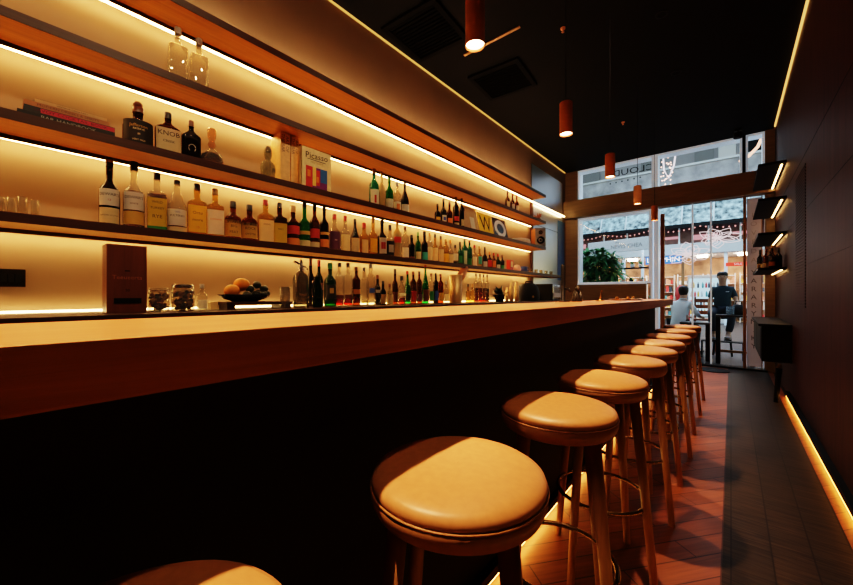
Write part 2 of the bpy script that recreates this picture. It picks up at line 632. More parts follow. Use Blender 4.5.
def make_stool():
    root = empty('bar_stool', (0, 0, 0), 'round tan leather bar stool', 'bar stool', group='row of bar stools along the bar')
    r = 0.178
    zt = 0.815
    s = MB()
    s.lathe([(0.001, zt), (0.06, zt - .0005), (0.11, zt - .002), (0.145, zt - .005), (0.163, zt - .009), (r - .004, zt - .016), (r, zt - .026),
             (r - 0.003, zt - .034)], M_LEATHER, seg=56, caps=False)
    seat = s.build('seat', root)
    s = MB()
    s.lathe([(r - 0.003, zt - .034), (r + .0015, zt - .038), (r, zt - .055), (r - .008, zt - .072), (r - .018, zt - .079), (0.001, zt - .079)], M_SEATBAND, seg=56, caps=False)
    s.build('seat_rim', root)
    s = MB()
    pts = [((r + .0005) * math.cos(a), (r + .0005) * math.sin(a), zt - .0345) for a in [2 * math.pi * k / 56 for k in range(56)]]
    s.tube(pts, 0.0022, M_SEATBAND, 6, closed=True)
    s.build('piping', seat)
    for k in range(4):
        a = R(45 + 90 * k + 24)
        l = MB()
        l.tube([(0.140 * math.cos(a), 0.140 * math.sin(a), zt - .076), (0.178 * math.cos(a), 0.178 * math.sin(a), 0.40), (0.218 * math.cos(a), 0.218 * math.sin(a), 0.0)], 0.0195, M_LEGWOOD, 14, r1=0.0145)
        l.build('leg', root)
    s = MB()
    pts = [(0.176 * math.cos(a), 0.176 * math.sin(a), 0.312) for a in [2 * math.pi * k / 48 for k in range(48)]]
    s.tube(pts, 0.0085, M_BRASS, 8, closed=True)
    tag(s.build('foot_ring', root), 'thin dark metal foot ring')
    return root


XST = -0.433
spx = [None, 458, 557, 601, 629, 645.5, 657, 667, 675.2, 682]
st0 = make_stool()
ordn = ['nearest', 'second', 'third', 'fourth', 'fifth', 'sixth', 'seventh', 'eighth', 'ninth', 'tenth']
for k, p in enumerate(spx):
    o = st0 if k == 0 else copy_tree(st0)
    Y = 0.055 if p is None else Yat(p, XST)
    o.location = (XST, Y, 0)
    o.rotation_euler = (0, 0, R([0, 4, -3, 5, 2, -4, 6, -2, 3, 0][k]))
    if k == 0:
        l = 'round tan leather bar stool nearest the camera, cut off by the picture edge'
    elif k == 9:
        l = 'round tan leather bar stool at the window end of the bar, farthest of the row'
    else:
        l = 'round tan leather bar stool, %s of the row counted from the nearest' % ordn[k]
    tag(o, l)

# ------------------------------------------------------------------ pendants


XP = -0.82


def make_pendant():
    root = empty('pendant_lamp', (0, 0, 0), 'copper cylinder pendant lamp', 'pendant lamp', group='pendant lamps over the bar')
    b = MB()
    r, h = 0.0405, 0.208
    b.lathe([(r, 0.0), (r, h - .004), (r - .004, h), (0.006, h)], M_COPPER, seg=32, caps=False)
    b.lathe([(r, 0.0), (r - .0025, 0.0), (r - .0025, 0.03)], M_COPPER, seg=32, caps=False)
    b.build('lamp_shade', root)
    b = MB(); b.lathe([(r - .003, 0.012), (0.0, 0.012)], M_BULB, seg=32, caps=False); tag(b.build('bulb', root), 'glowing warm lamp face')
    b = MB(); b.tube([(0, 0, h - .002), (0, 0, ZC - 2.205)], 0.0028, M_BLACK, 6); b.build('cord', root)
    l = bpy.data.lights.new('pendant_light', 'SPOT')
    l.energy = 130
    l.color = (1.0, 0.53, 0.25)
    l.spot_size = R(70)
    l.spot_blend = 0.55
    l.shadow_soft_size = 0.018
    lo = bpy.data.objects.new('pendant_light', l); COL.objects.link(lo); lo.parent = root; lo.location = (0, 0, -0.004)
    return root


pd0 = make_pendant()
ppx = [475, 566, 610, 637.5, 654.5]
pbot = [46, 134, 175.5, 200.5, 217]
pl = ['nearest and largest in view', 'second from the camera', 'third from the camera', 'fourth from the camera', 'farthest, by the window']
for k, (p, y) in enumerate(zip(ppx, pbot)):
    o = pd0 if k == 0 else copy_tree(pd0)
    o.location = (XP, Yat(p, XP), 2.205)
    tag(o, 'copper cylinder pendant lamp over the bar, ' + pl[k])
o = copy_tree(pd0); o.location = (XP, 0.17, 2.205); tag(o, 'copper cylinder pendant lamp over the near end of the bar')

# ------------------------------------------------------------------ bottles
GL = {
    'amber': glass('glass_amber', (0.42, 0.14, 0.03), body=0.04),
    'brown': glass('glass_brown', (0.25, 0.10, 0.035), body=0.08),
    'black': glass('glass_black', (0.05, 0.035, 0.025), body=0.15),
    'green': glass('glass_green', (0.05, 0.42, 0.13), body=0.12),
    'darkgreen': glass('glass_dark_green', (0.04, 0.16, 0.05), body=0.10),
    'teal': glass('glass_teal', (0.08, 0.45, 0.38), body=0.14),
    'clear': M_CLEAR,
    'pale': glass('glass_pale', (0.86, 0.66, 0.28), body=0.08),
    'red': glass('glass_red', (0.60, 0.10, 0.05), body=0.10),
    'frost': glass('glass_frost', (0.80, 0.68, 0.40), body=0.35),
}
PC = {
    'white': (0.92, 0.86, 0.74), 'cream': (0.92, 0.74, 0.42), 'yellow': (0.92, 0.62, 0.07), 'gold': (0.62, 0.36, 0.08), 'orange': (0.75, 0.24, 0.05),
    'red': (0.55, 0.04, 0.03), 'black': (0.015, 0.013, 0.012), 'brown': (0.16, 0.05, 0.025), 'green': (0.03, 0.22, 0.07), 'teal': (0.05, 0.40, 0.38), 'blue': (0.05, 0.12, 0.45),
    'purple': (0.10, 0.03, 0.08), 'grey': (0.35, 0.33, 0.32), 'cork': (0.55, 0.30, 0.11),
}


def paper(c):
    return plain('paper_' + c, PC[c], 0.65, var=0.05, trans=0.38 if c in ('white', 'cream', 'yellow') else 0.05)


def capm(c):
    return plain('cap_' + c, PC[c], 0.35, var=0.05)


SH = {  # shoulder start, neck start, neck radius ratio, cap share, section exponent
    'whisky': (0.51, 0.68, 0.34, 0.13, 2.0),
    'square': (0.62, 0.72, 0.32, 0.12, 6.0),
    'wine': (0.56, 0.76, 0.34, 0.14, 2.0),
    'tall': (0.66, 0.80, 0.36, 0.10, 2.0),
    'squat': (0.55, 0.72, 0.36, 0.16, 2.0),
    'slope': (0.38, 0.80, 0.30, 0.10, 2.0),
    'slim': (0.55, 0.72, 0.42, 0.14, 2.0),
    'flask': (0.60, 0.78, 0.26, 0.14, 4.0),
    'bulb': (0.48, 0.80, 0.30, 0.08, 2.0),
}


def bottle(X, Y, z, h, r, shape, gl, cap, labs, label, group, texts=(), fill=None, seg=20, rz=0.0, cat='bottle', name='liquor_bottle', extra=None):
    """labs: list of (z0, z1, colour, half angle); texts: list of (string, size, z, colour)"""
    hs, hn, nr, cf, n = SH[shape]
    root = empty(name, (X, Y, z), label, cat, rz, group)
    rn = r * nr
    fx = 0.62 if shape == 'flask' else 1.0
    zc = h * (1 - cf)
    prof = [(r * 0.2, 0.003), (r * 0.93, 0.0), (r, h * 0.02), (r, h * hs)]
    for j in range(1, 7):
        t = j / 6
        s = (1 - math.cos(math.pi * t)) / 2
        q = r + (rn - r) * s
        if shape == 'bulb' and 2 <= j <= 5:
            q += rn * (0.45 if j in (4, 5) else -0.12)
        prof.append((q, h * (hs + (hn - hs) * t)))
    prof += [(rn, zc - h * 0.012), (rn * 1.12, zc - h * 0.008), (rn * 1.12, zc)]
    b = MB(); b.lathe(prof, GL[gl], seg=seg, n=n, rx=fx)
    b.build('glass_body', root)
    if fill:
        q = fill[1]
        lp = [(r * 0.90, 0.006), (r * 0.92, h * 0.03)]
        for (pr, pz) in prof[3:]:
            if pz < q * h:
                lp.append((pr * 0.92, pz))
        lp.append((lp[-1][0] * 0.98, q * h))
        b = MB(); b.lathe(lp, GL[fill[0]], seg=seg, n=n, rx=fx); b.build('liquid', root)
    b = MB()
    rc = rn * 1.18
    b.lathe([(rc, zc), (rc, h - h * 0.008), (rc * 0.9, h), (0.0005, h)], capm(cap), seg=max(10, seg // 2), caps=False)
    if extra == 'band':
        b.lathe([(rc * 1.01, zc + (h - zc) * .45), (rc * 1.01, zc + (h - zc) * .75)], paper('gold'), seg=max(10, seg // 2), caps=False)
    if extra == 'ball':
        b.lathe([(0.001, h), (rc * .6, h + rc * .1), (rc * .85, h + rc * .6), (rc * .6, h + rc * 1.1), (0.001, h + rc * 1.2)], capm(cap), seg=12, caps=False)
    b.build('cap', root)
    for li, (a0, a1, c, ha) in enumerate(labs):
        b = MB()
        b.lathe([(r, a0 * h), (r, a1 * h)], paper(c), seg=max(6, seg // 2), n=n, rx=fx, a0=-R(ha), a1=R(ha), caps=False, off=0.0007)
        for (s, size, tz, tc) in texts:
            if a0 <= tz <= a1:
                def fn(u, v, tz=tz):
                    if n > 2.1:
                        return (r * fx + 0.0016, u, tz * h + v)
                    return ((r + 0.0016) * math.cos(u / r), (r + 0.0016) * math.sin(u / r), tz * h + v)
                b.text(s, size, paper(tc), fn)
        b.build('paper_label', root)
    return root


ORD = ['first', 'second', 'third', 'fourth', 'fifth', 'sixth', 'seventh', 'eighth', 'ninth', 'tenth', 'eleventh', 'twelfth', 'thirteenth', 'fourteenth', 'fifteenth', 'sixteenth', 'seventeenth',
       'eighteenth', 'nineteenth', 'twentieth', 'twenty-first', 'twenty-second', 'twenty-third', 'twenty-fourth', 'twenty-fifth', 'twenty-sixth', 'twenty-seventh', 'twenty-eighth', 'twenty-ninth',
       'thirtieth', 'thirty-first', 'thirty-second', 'thirty-third', 'thirty-fourth', 'thirty-fifth', 'thirty-sixth', 'thirty-seventh', 'thirty-eighth', 'thirty-ninth', 'fortieth', 'forty-first', 'forty-second', 'forty-third']


def place(px, wpx, top, X, zs):
    """shelf spot, height and radius of a bottle from the picture"""
    D = Dat(px, X)
    t = (px - CX) / F
    r = wpx * D / (2 * F * math.sqrt(1 + t * t))
    return Yat(px, X), max(0.05, Zat(top, D) - zs), r


W1 = [(0.12, 0.42, 'white', 62)]
# lowest shelf: px, width, top, shape, glass, cap, labels, description, extras
Z4 = SHELF_B[0] + ST
row4 = [
    (109.5, 21, 158, 'whisky', 'black', 'black', [(0.29, 0.53, 'white', 65), (0.04, 0.26, 'cream', 65)], 'black whisky bottle with white and cream labels', dict(texts=[("DEWAR'S", .020, .45, 'black'), ('12', .014, .37, 'red'), ('BLENDED SCOTCH', .0085, .15, 'brown')], extra='band', seg=28)),
    (134, 22, 162, 'whisky', 'clear', 'black', [(0.27, 0.53, 'white', 60), (0.06, 0.25, 'gold', 65)], 'half-clear whisky bottle with white label over gold label', dict(texts=[("DEWAR'S", .020, .45, 'black'), ('WHITE', .011, .36, 'brown')], fill=('amber', 0.55), seg=28)),
    (157, 19.5, 173, 'square', 'clear', 'black', [(0.08, 0.55, 'yellow', 62), (0.03, 0.08, 'green', 62)], 'square whiskey bottle with yellow label and green strip', dict(texts=[('WILD', .019, .48, 'brown'), ('TURKEY', .017, .38, 'brown'), ('RYE', .026, .24, 'brown')], fill=('amber', 0.62), seg=28)),
    (177, 19.5, 180.5, 'bulb', 'clear', 'black', [(0.14, 0.44, 'white', 70), (0.03, 0.12, 'cream', 70)], 'bulb-necked clear bottle with arched white label', dict(texts=[('OLD', .012, .39, 'blue'), ('PULTENEY', .0155, .32, 'black')], fill=('amber', 0.3), seg=28)),
    (197, 18.5, 184, 'square', 'pale', 'black', [(0.06, 0.56, 'yellow', 60)], 'pale bottle with large yellow sketched label', dict(texts=[('Octo', .024, .42, 'brown'), ('more', .024, .29, 'brown'), ('10', .018, .15, 'orange')], seg=28)),
    (215, 17, 189, 'square', 'pale', 'cork', [(0.06, 0.55, 'white', 60)], 'pale bottle with white label and cork stopper', dict(texts=[('LOWLAND', .012, .36, 'orange'), ('.', .02, .46, 'red')], seg=28)),
    (233, 16, 201.5, 'squat', 'amber', 'black', [(0.08, 0.5, 'gold', 75), (0.42, 0.5, 'black', 75)], 'squat bottle with gold label, left of a pair', dict(texts=[('BIG', .024, .34, 'black'), ('PEAT', .022, .19, 'black')])),
    (249.5, 15.5, 205, 'squat', 'amber', 'black', [(0.08, 0.5, 'gold', 75), (0.42, 0.5, 'black', 75)], 'squat bottle with gold label, right of a pair', dict(texts=[('ROCK', .024, .34, 'black'), ('OYSTER', .018, .19, 'black')])),
    (265.5, 15, 200, 'square', 'pale', 'red', [(0.04, 0.52, 'cream', 62)], 'pale bottle with red-topped stopper and cream label', dict(texts=[('SPRING', .013, .42, 'brown')])),
    (279.5, 13.5, 203, 'square', 'brown', 'black', [(0.05, 0.5, 'yellow', 62)], 'brown bottle with yellow label and black cap', dict(texts=[('MALT', .014, .36, 'brown')])),
    (293, 13, 206, 'squat', 'brown', 'cork', [(0.30, 0.5, 'red', 70), (0.04, 0.2, 'orange', 70)], 'brown squat bottle with red and orange labels', {}),
    (304.5, 11.5, 202, 'whisky', 'green', 'black', [(0.28, 0.36, 'gold', 65), (0.03, 0.16, 'cream', 65)], 'bright green bottle with gold band', {}),
    (314.5, 10, 204, 'wine', 'brown', 'black', [(0.24, 0.44, 'red', 65), (0.03, 0.15, 'cream', 65)], 'brown bottle with dark red label', {}),
    (324.2, 9, 206, 'wine', 'black', 'black', [(0.34, 0.4, 'gold', 65), (0.06, 0.24, 'orange', 65)], 'black bottle with orange label', {}),
    (334.5, 11, 214.5, 'whisky', 'clear', 'red', [(0.05, 0.52, 'purple', 75)], 'clear bottle with purple label and red cap', dict(texts=[('xx', .02, .3, 'white')])),
    (345.2, 9.5, 216, 'whisky', 'clear', 'red', [(0.03, 0.48, 'cream', 65)], 'clear bottle with cream label and reddish cap', {}),
    (355, 9, 219, 'slope', 'black', 'black', [(0.03, 0.44, 'cream', 65)], 'black bottle with wide cream label', {}),
    (364, 9.5, 223, 'squat', 'pale', 'red', [(0.03, 0.46, 'cream', 40)], 'pale yellow bottle with red cap', {}),
    (373, 9, 218, 'whisky', 'pale', 'cork', [(0.08, 0.44, 'yellow', 50)], 'pale bottle with yellow round label', {}),
    (382, 9.5, 220, 'whisky', 'black', 'black', [(0.08, 0.5, 'white', 50), (0.2, 0.38, 'red', 30)], 'black bottle with white and red roundel', {}),
    (390, 8.5, 225, 'squat', 'clear', 'black', [(0.05, 0.5, 'black', 70), (0.15, 0.38, 'white', 35)], 'clear bottle with black and white roundel label', {}),
    (397.3, 7.5, 220, 'tall', 'frost', 'orange', [(0.4, 0.55, 'red', 70)], 'frosted bottle with red collar', {}),
    (405, 7.5, 227, 'tall', 'clear', 'brown', [(0.05, 0.35, 'white', 60)], 'clear bottle with small white label', {}),
    (411.6, 6.5, 235, 'slim', 'black', 'black', [(0.05, 0.12, 'brown', 60)], 'short black bottle', {}),
    (418, 6, 232, 'wine', 'green', 'green', [(0.03, 0.3, 'cream', 60)], 'green capped bottle with cream label', {}),
    (424.5, 6.5, 231.5, 'slim', 'black', 'black', [(0.04, 0.3, 'teal', 60)], 'tall black bottle with teal label', {}),
    (429.7, 5.5, 233, 'tall', 'clear', 'orange', [(0.05, 0.5, 'cream', 60)], 'clear bottle with orange cap', {}),
    (435, 6.2, 234, 'whisky', 'pale', 'black', [(0.05, 0.5, 'cream', 65)], 'pale bottle with cream label and black cap', {}),
    (440.8, 6, 236, 'whisky', 'pale', 'black', [(0.05, 0.5, 'cream', 65)], 'pale bottle with cream label and dark cap', {}),
    (446, 5.6, 239, 'tall', 'pale', 'cork', [(0.05, 0.4, 'yellow', 65)], 'pale bottle with yellow label', {}),
    (450.5, 5.5, 240, 'whisky', 'clear', 'orange', [(0.05, 0.4, 'cream', 65)], 'clear bottle with orange stopper', {}),
    (455.3, 5.5, 245, 'squat', 'clear', 'black', [(0.2, 0.55, 'white', 65), (0.02, 0.15, 'black', 70)], 'squat bottle with white label over dark base', {}),
    (460, 5, 242, 'squat', 'teal', 'black', [(0.1, 0.4, 'green', 50)], 'teal bottle with black cap', {}),
    (464.6, 5.2, 239, 'tall', 'teal', 'black', [(0.05, 0.55, 'white', 40)], 'tall teal bottle with white strip label', {}),
    (469.5, 5, 240.5, 'tall', 'teal', 'brown', [(0.05, 0.3, 'green', 50)], 'tall teal bottle with brown cap', {}),
    (474.5, 5, 245, 'whisky', 'clear', 'red', [(0.05, 0.45, 'white', 60)], 'clear bottle with red cap and white label', {}),
    (479.5, 5, 246, 'whisky', 'pale', 'cork', [(0.15, 0.5, 'teal', 50)], 'pale bottle with teal round label', {}),
    (484.8, 4.8, 247, 'whisky', 'black', 'black', [(0.05, 0.3, 'white', 60)], 'dark bottle with white label', {}),
    (489.5, 4.6, 252, 'squat', 'brown', 'orange', [(0.1, 0.5, 'red', 60)], 'small brown bottle with red label', {}),
    (493.7, 4.4, 253, 'squat', 'amber', 'red', [(0.1, 0.5, 'orange', 60)], 'small amber bottle with orange label', {}),
    (498, 4.4, 254, 'squat', 'darkgreen', 'red', [(0.05, 0.3, 'white', 60)], 'small green bottle with white label', {}),
    (502.2, 4.2, 255, 'squat', 'black', 'brown', [(0.05, 0.3, 'green', 60)], 'small black bottle with green label', {}),
]
for k, (px, w, top, sh, gl, cap, labs, desc, kw) in enumerate(row4):
    X = -2.41
    Y, h, r = place(px, w, top, X, Z4)
    kw.setdefault('seg', 18)
    kw.setdefault('rz', -R(10) - 0.35 * min(1, k / 30))
    bottle(X, Y, Z4, h, r * 1.02, sh, gl, cap, labs, desc + ', %s from left on lowest shelf' % ORD[k], 'bottles on the lowest shelf', **kw)

# counter row
rowc = [
    (310.5, 8.5, 259, 'wine', 'black', 'brown', [], 'dark bottle with tall brown capsule behind the soda siphon', {}, -2.48),
    (319, 9, 260, 'wine', 'darkgreen', 'red', [(0.35, 0.5, 'brown', 60)], 'dark green bottle with long red capsule behind green jug', {}, -2.48),
    (330, 12, 263, 'wine', 'darkgreen', 'green', [(0.16, 0.5, 'black', 60), (0.3, 0.42, 'gold', 20)], 'large dark green bottle with black label', {}, -2.36),
    (339.5, 8.5, 263, 'tall', 'clear', 'black', [(0.17, 0.26, 'brown', 60)], 'clear spirit bottle with dark band, left of a pair', dict(fill=('red', 0.17)), -2.36),
    (348, 9, 263, 'tall', 'clear', 'black', [(0.17, 0.26, 'brown', 60)], 'clear spirit bottle with dark band, right of a pair', dict(fill=('red', 0.17)), -2.36),
    (356.3, 8, 267, 'tall', 'brown', 'brown', [(0.3, 0.42, 'orange', 60)], 'brown bottle with orange label', {}, -2.36),
    (364, 8, 267.5, 'square', 'clear', 'black', [(0.05, 0.12, 'yellow', 60)], 'square clear bottle with wide black cap', {}, -2.46),
    (370.7, 8.6, 264, 'tall', 'clear', 'grey', [(0.3, 0.42, 'blue', 40)], 'tall clear bottle with blue mark', {}, -2.30),
    (377.5, 6, 275, 'slim', 'black', 'brown', [(0.4, 0.5, 'grey', 60)], 'dark bottle beside tall clear bottle', {}, -2.44),
    (383, 5.8, 281, 'slim', 'black', 'black', [(0.05, 0.45, 'cork', 60)], 'short black bottle with tan label', {}, -2.30),
    (389.8, 6.4, 284, 'squat', 'frost', 'brown', [(0.05, 0.5, 'cream', 65)], 'short cream bottle with dark cap', {}, -2.30),
    (395, 5.5, 269, 'slim', 'brown', 'black', [(0.1, 0.35, 'brown', 60)], 'brown bottle with tall black capsule', {}, -2.42),
    (401.8, 8, 276, 'squat', 'clear', 'black', [(0.3, 0.4, 'white', 60)], 'clear jar-like bottle holding red liquid', dict(fill=('red', 0.25)), -2.30),
    (407.5, 7, 271, 'slope', 'green', 'red', [(0.1, 0.3, 'black', 60)], 'green bottle with red cap and sloping shoulders', {}, -2.47),
    (413.3, 6, 271.5, 'tall', 'brown', 'brown', [(0.1, 0.4, 'red', 60)], 'brown bottle with red label', {}, -2.33),
    (419.3, 5.6, 271.5, 'tall', 'brown', 'black', [(0.1, 0.3, 'purple', 60)], 'brown bottle with dark purple label', {}, -2.38),
    (425.4, 6.5, 263.5, 'slope', 'green', 'red', [(0.05, 0.35, 'brown', 65)], 'tall green bottle with bright red cap', {}, -2.38),
    (431.3, 5.4, 273.5, 'tall', 'clear', 'brown', [(0.1, 0.4, 'green', 60)], 'clear bottle with green label', {}, -2.38),
    (435.7, 5.2, 273, 'tall', 'black', 'black', [(0.1, 0.4, 'blue', 50)], 'black bottle with blue label', {}, -2.38),
    (440.7, 5.4, 274, 'tall', 'amber', 'brown', [(0.1, 0.35, 'yellow', 60)], 'amber bottle with yellow label', {}, -2.38),
    (446, 5.2, 281, 'squat', 'clear', 'grey', [(0.1, 0.4, 'cream', 60)], 'short clear bottle left of the gold bucket', {}, -2.38),
    (468, 4.6, 284, 'squat', 'pale', 'black', [], 'yellow bottle right of the gold bucket', {}, -2.38),
    (472.4, 4.6, 284, 'squat', 'pale', 'cork', [], 'yellow bottle, second right of the gold bucket', {}, -2.38),
    (476, 4.4, 273.5, 'tall', 'clear', 'black', [], 'clear pourer bottle, leftmost of four', dict(fill=('amber', .5)), -2.38),
    (480, 4.4, 274, 'tall', 'clear', 'black', [], 'clear pourer bottle, second of four', dict(fill=('red', .5)), -2.38),
    (483.6, 4.2, 274.5, 'tall', 'clear', 'black', [], 'clear pourer bottle, third of four', dict(fill=('amber', .5)), -2.38),
    (487.2, 4.2, 274.5, 'tall', 'clear', 'black', [], 'clear pourer bottle, rightmost of four', dict(fill=('brown', .5)), -2.38),
]
for k, (px, w, top, sh, gl, cap, labs, desc, kw, X) in enumerate(rowc):
    Y, h, r = place(px, w, top, X, ZBC)
    kw.setdefault('seg', 18)
    bottle(X, Y, ZBC, h, r * 1.02, sh, gl, cap, labs, desc + ', on the back counter', 'bottles on the back counter', rz=-0.3, **kw)

# second shelf bottles
Z3 = SHELF_B[1] + ST
X3 = -2.41
row3 = [
    (138, 31, 108, 'whisky', 'brown', 'brown', [(0.06, 0.62, 'black', 70)], 'large black round decanter with ball stopper beside the books', dict(texts=[('Jefferson', .022, .48, 'gold'), ("RESERVE", .013, .40, 'cream'), ('*', .03, .26, 'cream'), ('VERY OLD', .012, .15, 'cream')], extra='ball', seg=28)),
    (168, 26.5, 113, 'flask', 'brown', 'black', [(0.03, 0.60, 'cream', 62)], 'square whiskey flask with cream label and black wax cap', dict(texts=[('KNOB', .036, .48, 'black'), ('CREEK', .018, .31, 'black')], seg=28)),
    (191.3, 18, 121, 'flask', 'black', 'brown', [], 'black flask with pale horseshoe emblem', dict(seg=24)),
]
for k, (px, w, top, sh, gl, cap, labs, desc, kw) in enumerate(row3):
    Y, h, r = place(px, w, top, X3, Z3)
    o = bottle(X3, Y, Z3, h, r * (1.0, 0.98, 1.08)[k], sh, gl, cap, labs, desc, 'bottles on the second shelf from the bottom', rz=-R(8), **kw)
    if k == 2:   # horseshoe
        b = MB()
        pts = [(r * .92 * 0.62 + .002, .017 * math.cos(a), h * .32 + .021 * math.sin(a)) for a in [R(-50 + 280 * j / 18) for j in range(19)]]
        b.tube(pts, 0.0032, paper('white'), 6)
        b.build('emblem', o)
# low decanter with tall stopper
Y, h, r = place(211.8, 24, 129, X3, Z3)
root = empty('decanter', (X3, Y, Z3), 'low squat decanter of red brandy with tall glass stopper', 'decanter', 0, 'bottles on the second shelf from the bottom')
b = MB(); b.lathe([(r * .5, 0), (r * .96, .012), (r, h * .18), (r * .88, h * .32), (r * .42, h * .43), (r * .24, h * .48), (r * .26, h * .5)], M_CLEAR, seg=28); b.build('glass_body', root)
b = MB(); b.lathe([(r * .4, .006), (r * .9, .014), (r * .93, h * .18), (r * .82, h * .31), (r * .5, h * .37)], GL['brown'], seg=28); b.build('liquid', root)
b = MB(); b.lathe([(r * .18, h * .5), (r * .36, h * .58), (r * .22, h * .68), (r * .36, h * .78), (r * .40, h * .95), (r * .3, h), (0.001, h)], glass('stopper_glass', (.9, .62, .36), body=.25), seg=20, caps=False); b.build('stopper', root)

# clear bust-shaped bottle
Y, h, r = place(268, 16.5, 146, X3, Z3)
root = empty('bust_bottle', (X3, Y, Z3), 'clear glass bottle shaped like a bust, left of the books', 'bottle')
MBG = glass('bust_glass', (.62, .60, .38), body=.25)
b = MB(); b.lathe([(r * .8, 0), (r * .95, h * .04), (r * .9, h * .2), (r * 1.0, h * .38), (r * .85, h * .5), (r * .4, h * .58), (r * .33, h * .62), (r * .48, h * .7), (r * .52, h * .8), (r * .44, h * .9), (r * .2, h * .98), (.001, h)], MBG, seg=24, rx=.75, caps=False)
for s in (-1, 1):
    b.lathe([(0.001, -.02), (.012, -.012), (.012, .012), (0.001, .02)], MBG, c=(r * .55, s * r * .5, h * .3), seg=10, caps=False)
b.lathe([(0.001, -.009), (.006, 0), (0.001, .009)], MBG, c=(r * .42, 0, h * .79), seg=8, caps=False)
b.build('glass_body', root)
b = MB(); b.lathe([(r * .36, h * .82), (r * .46, h * .88), (r * .3, h * .97), (.001, h * 1.01)], plain('bust_hat', (.10, .07, .03), .4), seg=16, caps=False); b.build('stopper', root)

# green and pale sake bottles
row3b = [
    (374, 9.6, 169, 'wine', 'teal', 'brown', [(0.05, 0.45, 'white', 60), (0.1, 0.3, 'red', 12)], 'teal sake bottle with white and red label, leftmost of five', {}),
    (381.8, 8, 172, 'slope', 'frost', 'cork', [], 'frosted yellow bottle, second of five', {}),
    (389.3, 7.8, 177, 'wine', 'green', 'green', [(0.05, 0.34, 'white', 70)], 'green sake bottle with white label, third of five', {}),
    (397, 7.6, 182, 'wine', 'clear', 'grey', [(0.05, 0.34, 'white', 70), (0.1, 0.28, 'orange', 25)], 'clear bottle with white and orange label, fourth of five', {}),
    (404.8, 8.2, 182, 'slope', 'black', 'black', [(0.05, 0.3, 'white', 70)], 'black wine bottle with white label, last of five', {}),
    (437.5, 5.8, 204, 'whisky', 'black', 'black', [(0.05, 0.3, 'yellow', 50)], 'short black bottle, leftmost of dark group by the records', {}),
    (443.5, 6, 199, 'whisky', 'black', 'black', [(0.08, 0.35, 'white', 50), (0.15, 0.28, 'blue', 30)], 'black bottle with blue and white label, second of dark group', {}),
    (449.5, 6, 201.5, 'whisky', 'brown', 'brown', [(0.05, 0.3, 'orange', 60)], 'brown bottle with orange label, third of dark group', {}),
    (456, 6, 197, 'tall', 'black', 'brown', [(0.2, 0.35, 'red', 60), (0.03, 0.15, 'cream', 60)], 'tall dark bottle with red label, fourth of dark group', {}),
    (461.7, 4.8, 198.5, 'tall', 'black', 'black', [(0.1, 0.3, 'cream', 40)], 'tall black bottle beside the tan record sleeve', {}),
]
for k, (px, w, top, sh, gl, cap, labs, desc, kw) in enumerate(row3b):
    Y, h, r = place(px, w, top, X3, Z3)
    bottle(X3, Y, Z3, h, r * 1.02, sh, gl, cap, labs, desc, 'bottles on the second shelf from the bottom', rz=-0.4, seg=18, **kw)

# third shelf
Z2 = SHELF_B[2] + ST
row2 = [
    (178, 21, 28, 'square', 'clear', 'grey', [], 'clear embossed spirit bottle, left of two on third shelf', dict(seg=28, texts=[])),
    (199, 19.5, 39, 'square', 'clear', 'grey', [], 'clear embossed spirit bottle, right of two on third shelf', dict(seg=28)),
    (507.5, 5, 190, 'whisky', 'brown', 'black', [(0.05, 0.4, 'cream', 60)], 'brown bottle with cream label, leftmost of three on third shelf', {}),
    (512.5, 4.6, 193, 'whisky', 'brown', 'brown', [(0.05, 0.4, 'white', 60)], 'brown bottle with white label, middle of three on third shelf', {}),
    (516.7, 4.6, 194.5, 'whisky', 'amber', 'brown', [(0.05, 0.4, 'white', 60)], 'amber bottle with white label, rightmost of three on third shelf', {}),
]
for k, (px, w, top, sh, gl, cap, labs, desc, kw) in enumerate(row2):
    Y, h, r = place(px, w, top, -2.40, Z2)
    kw.setdefault('seg', 18)
    bottle(-2.40, Y, Z2, h, r * 0.95, sh, gl, cap, labs, desc, 'bottles on the third shelf from the bottom', rz=-0.2, **kw)


# ------------------------------------------------------------------ shelf items
def glass_tumbler(X, Y, z, h, r, label, group, name='tumbler', cat='glass', tint=M_CLEAR):
    b = MB()
    b.lathe([(r * .82, 0), (r * .86, .004), (r, h), (r * .93, h), (r * .80, .014), (0.001, .012)], tint, seg=20, caps=False)
    o = b.build(name)
    o.location = (X, Y, z)
    return tag(o, label, cat, group)


for k, (px, w, t) in enumerate([(1, 10, 197.5), (11, 10, 198), (22.5, 12, 197), (35, 9.5, 200.5)]):
    Y, h, r = place(px, w, t, -2.38, Z4)
    glass_tumbler(-2.38, Y, Z4, h, r, 'small cut glass tumbler, %s from left on lowest shelf' % ORD[k], 'tumblers on the lowest shelf')

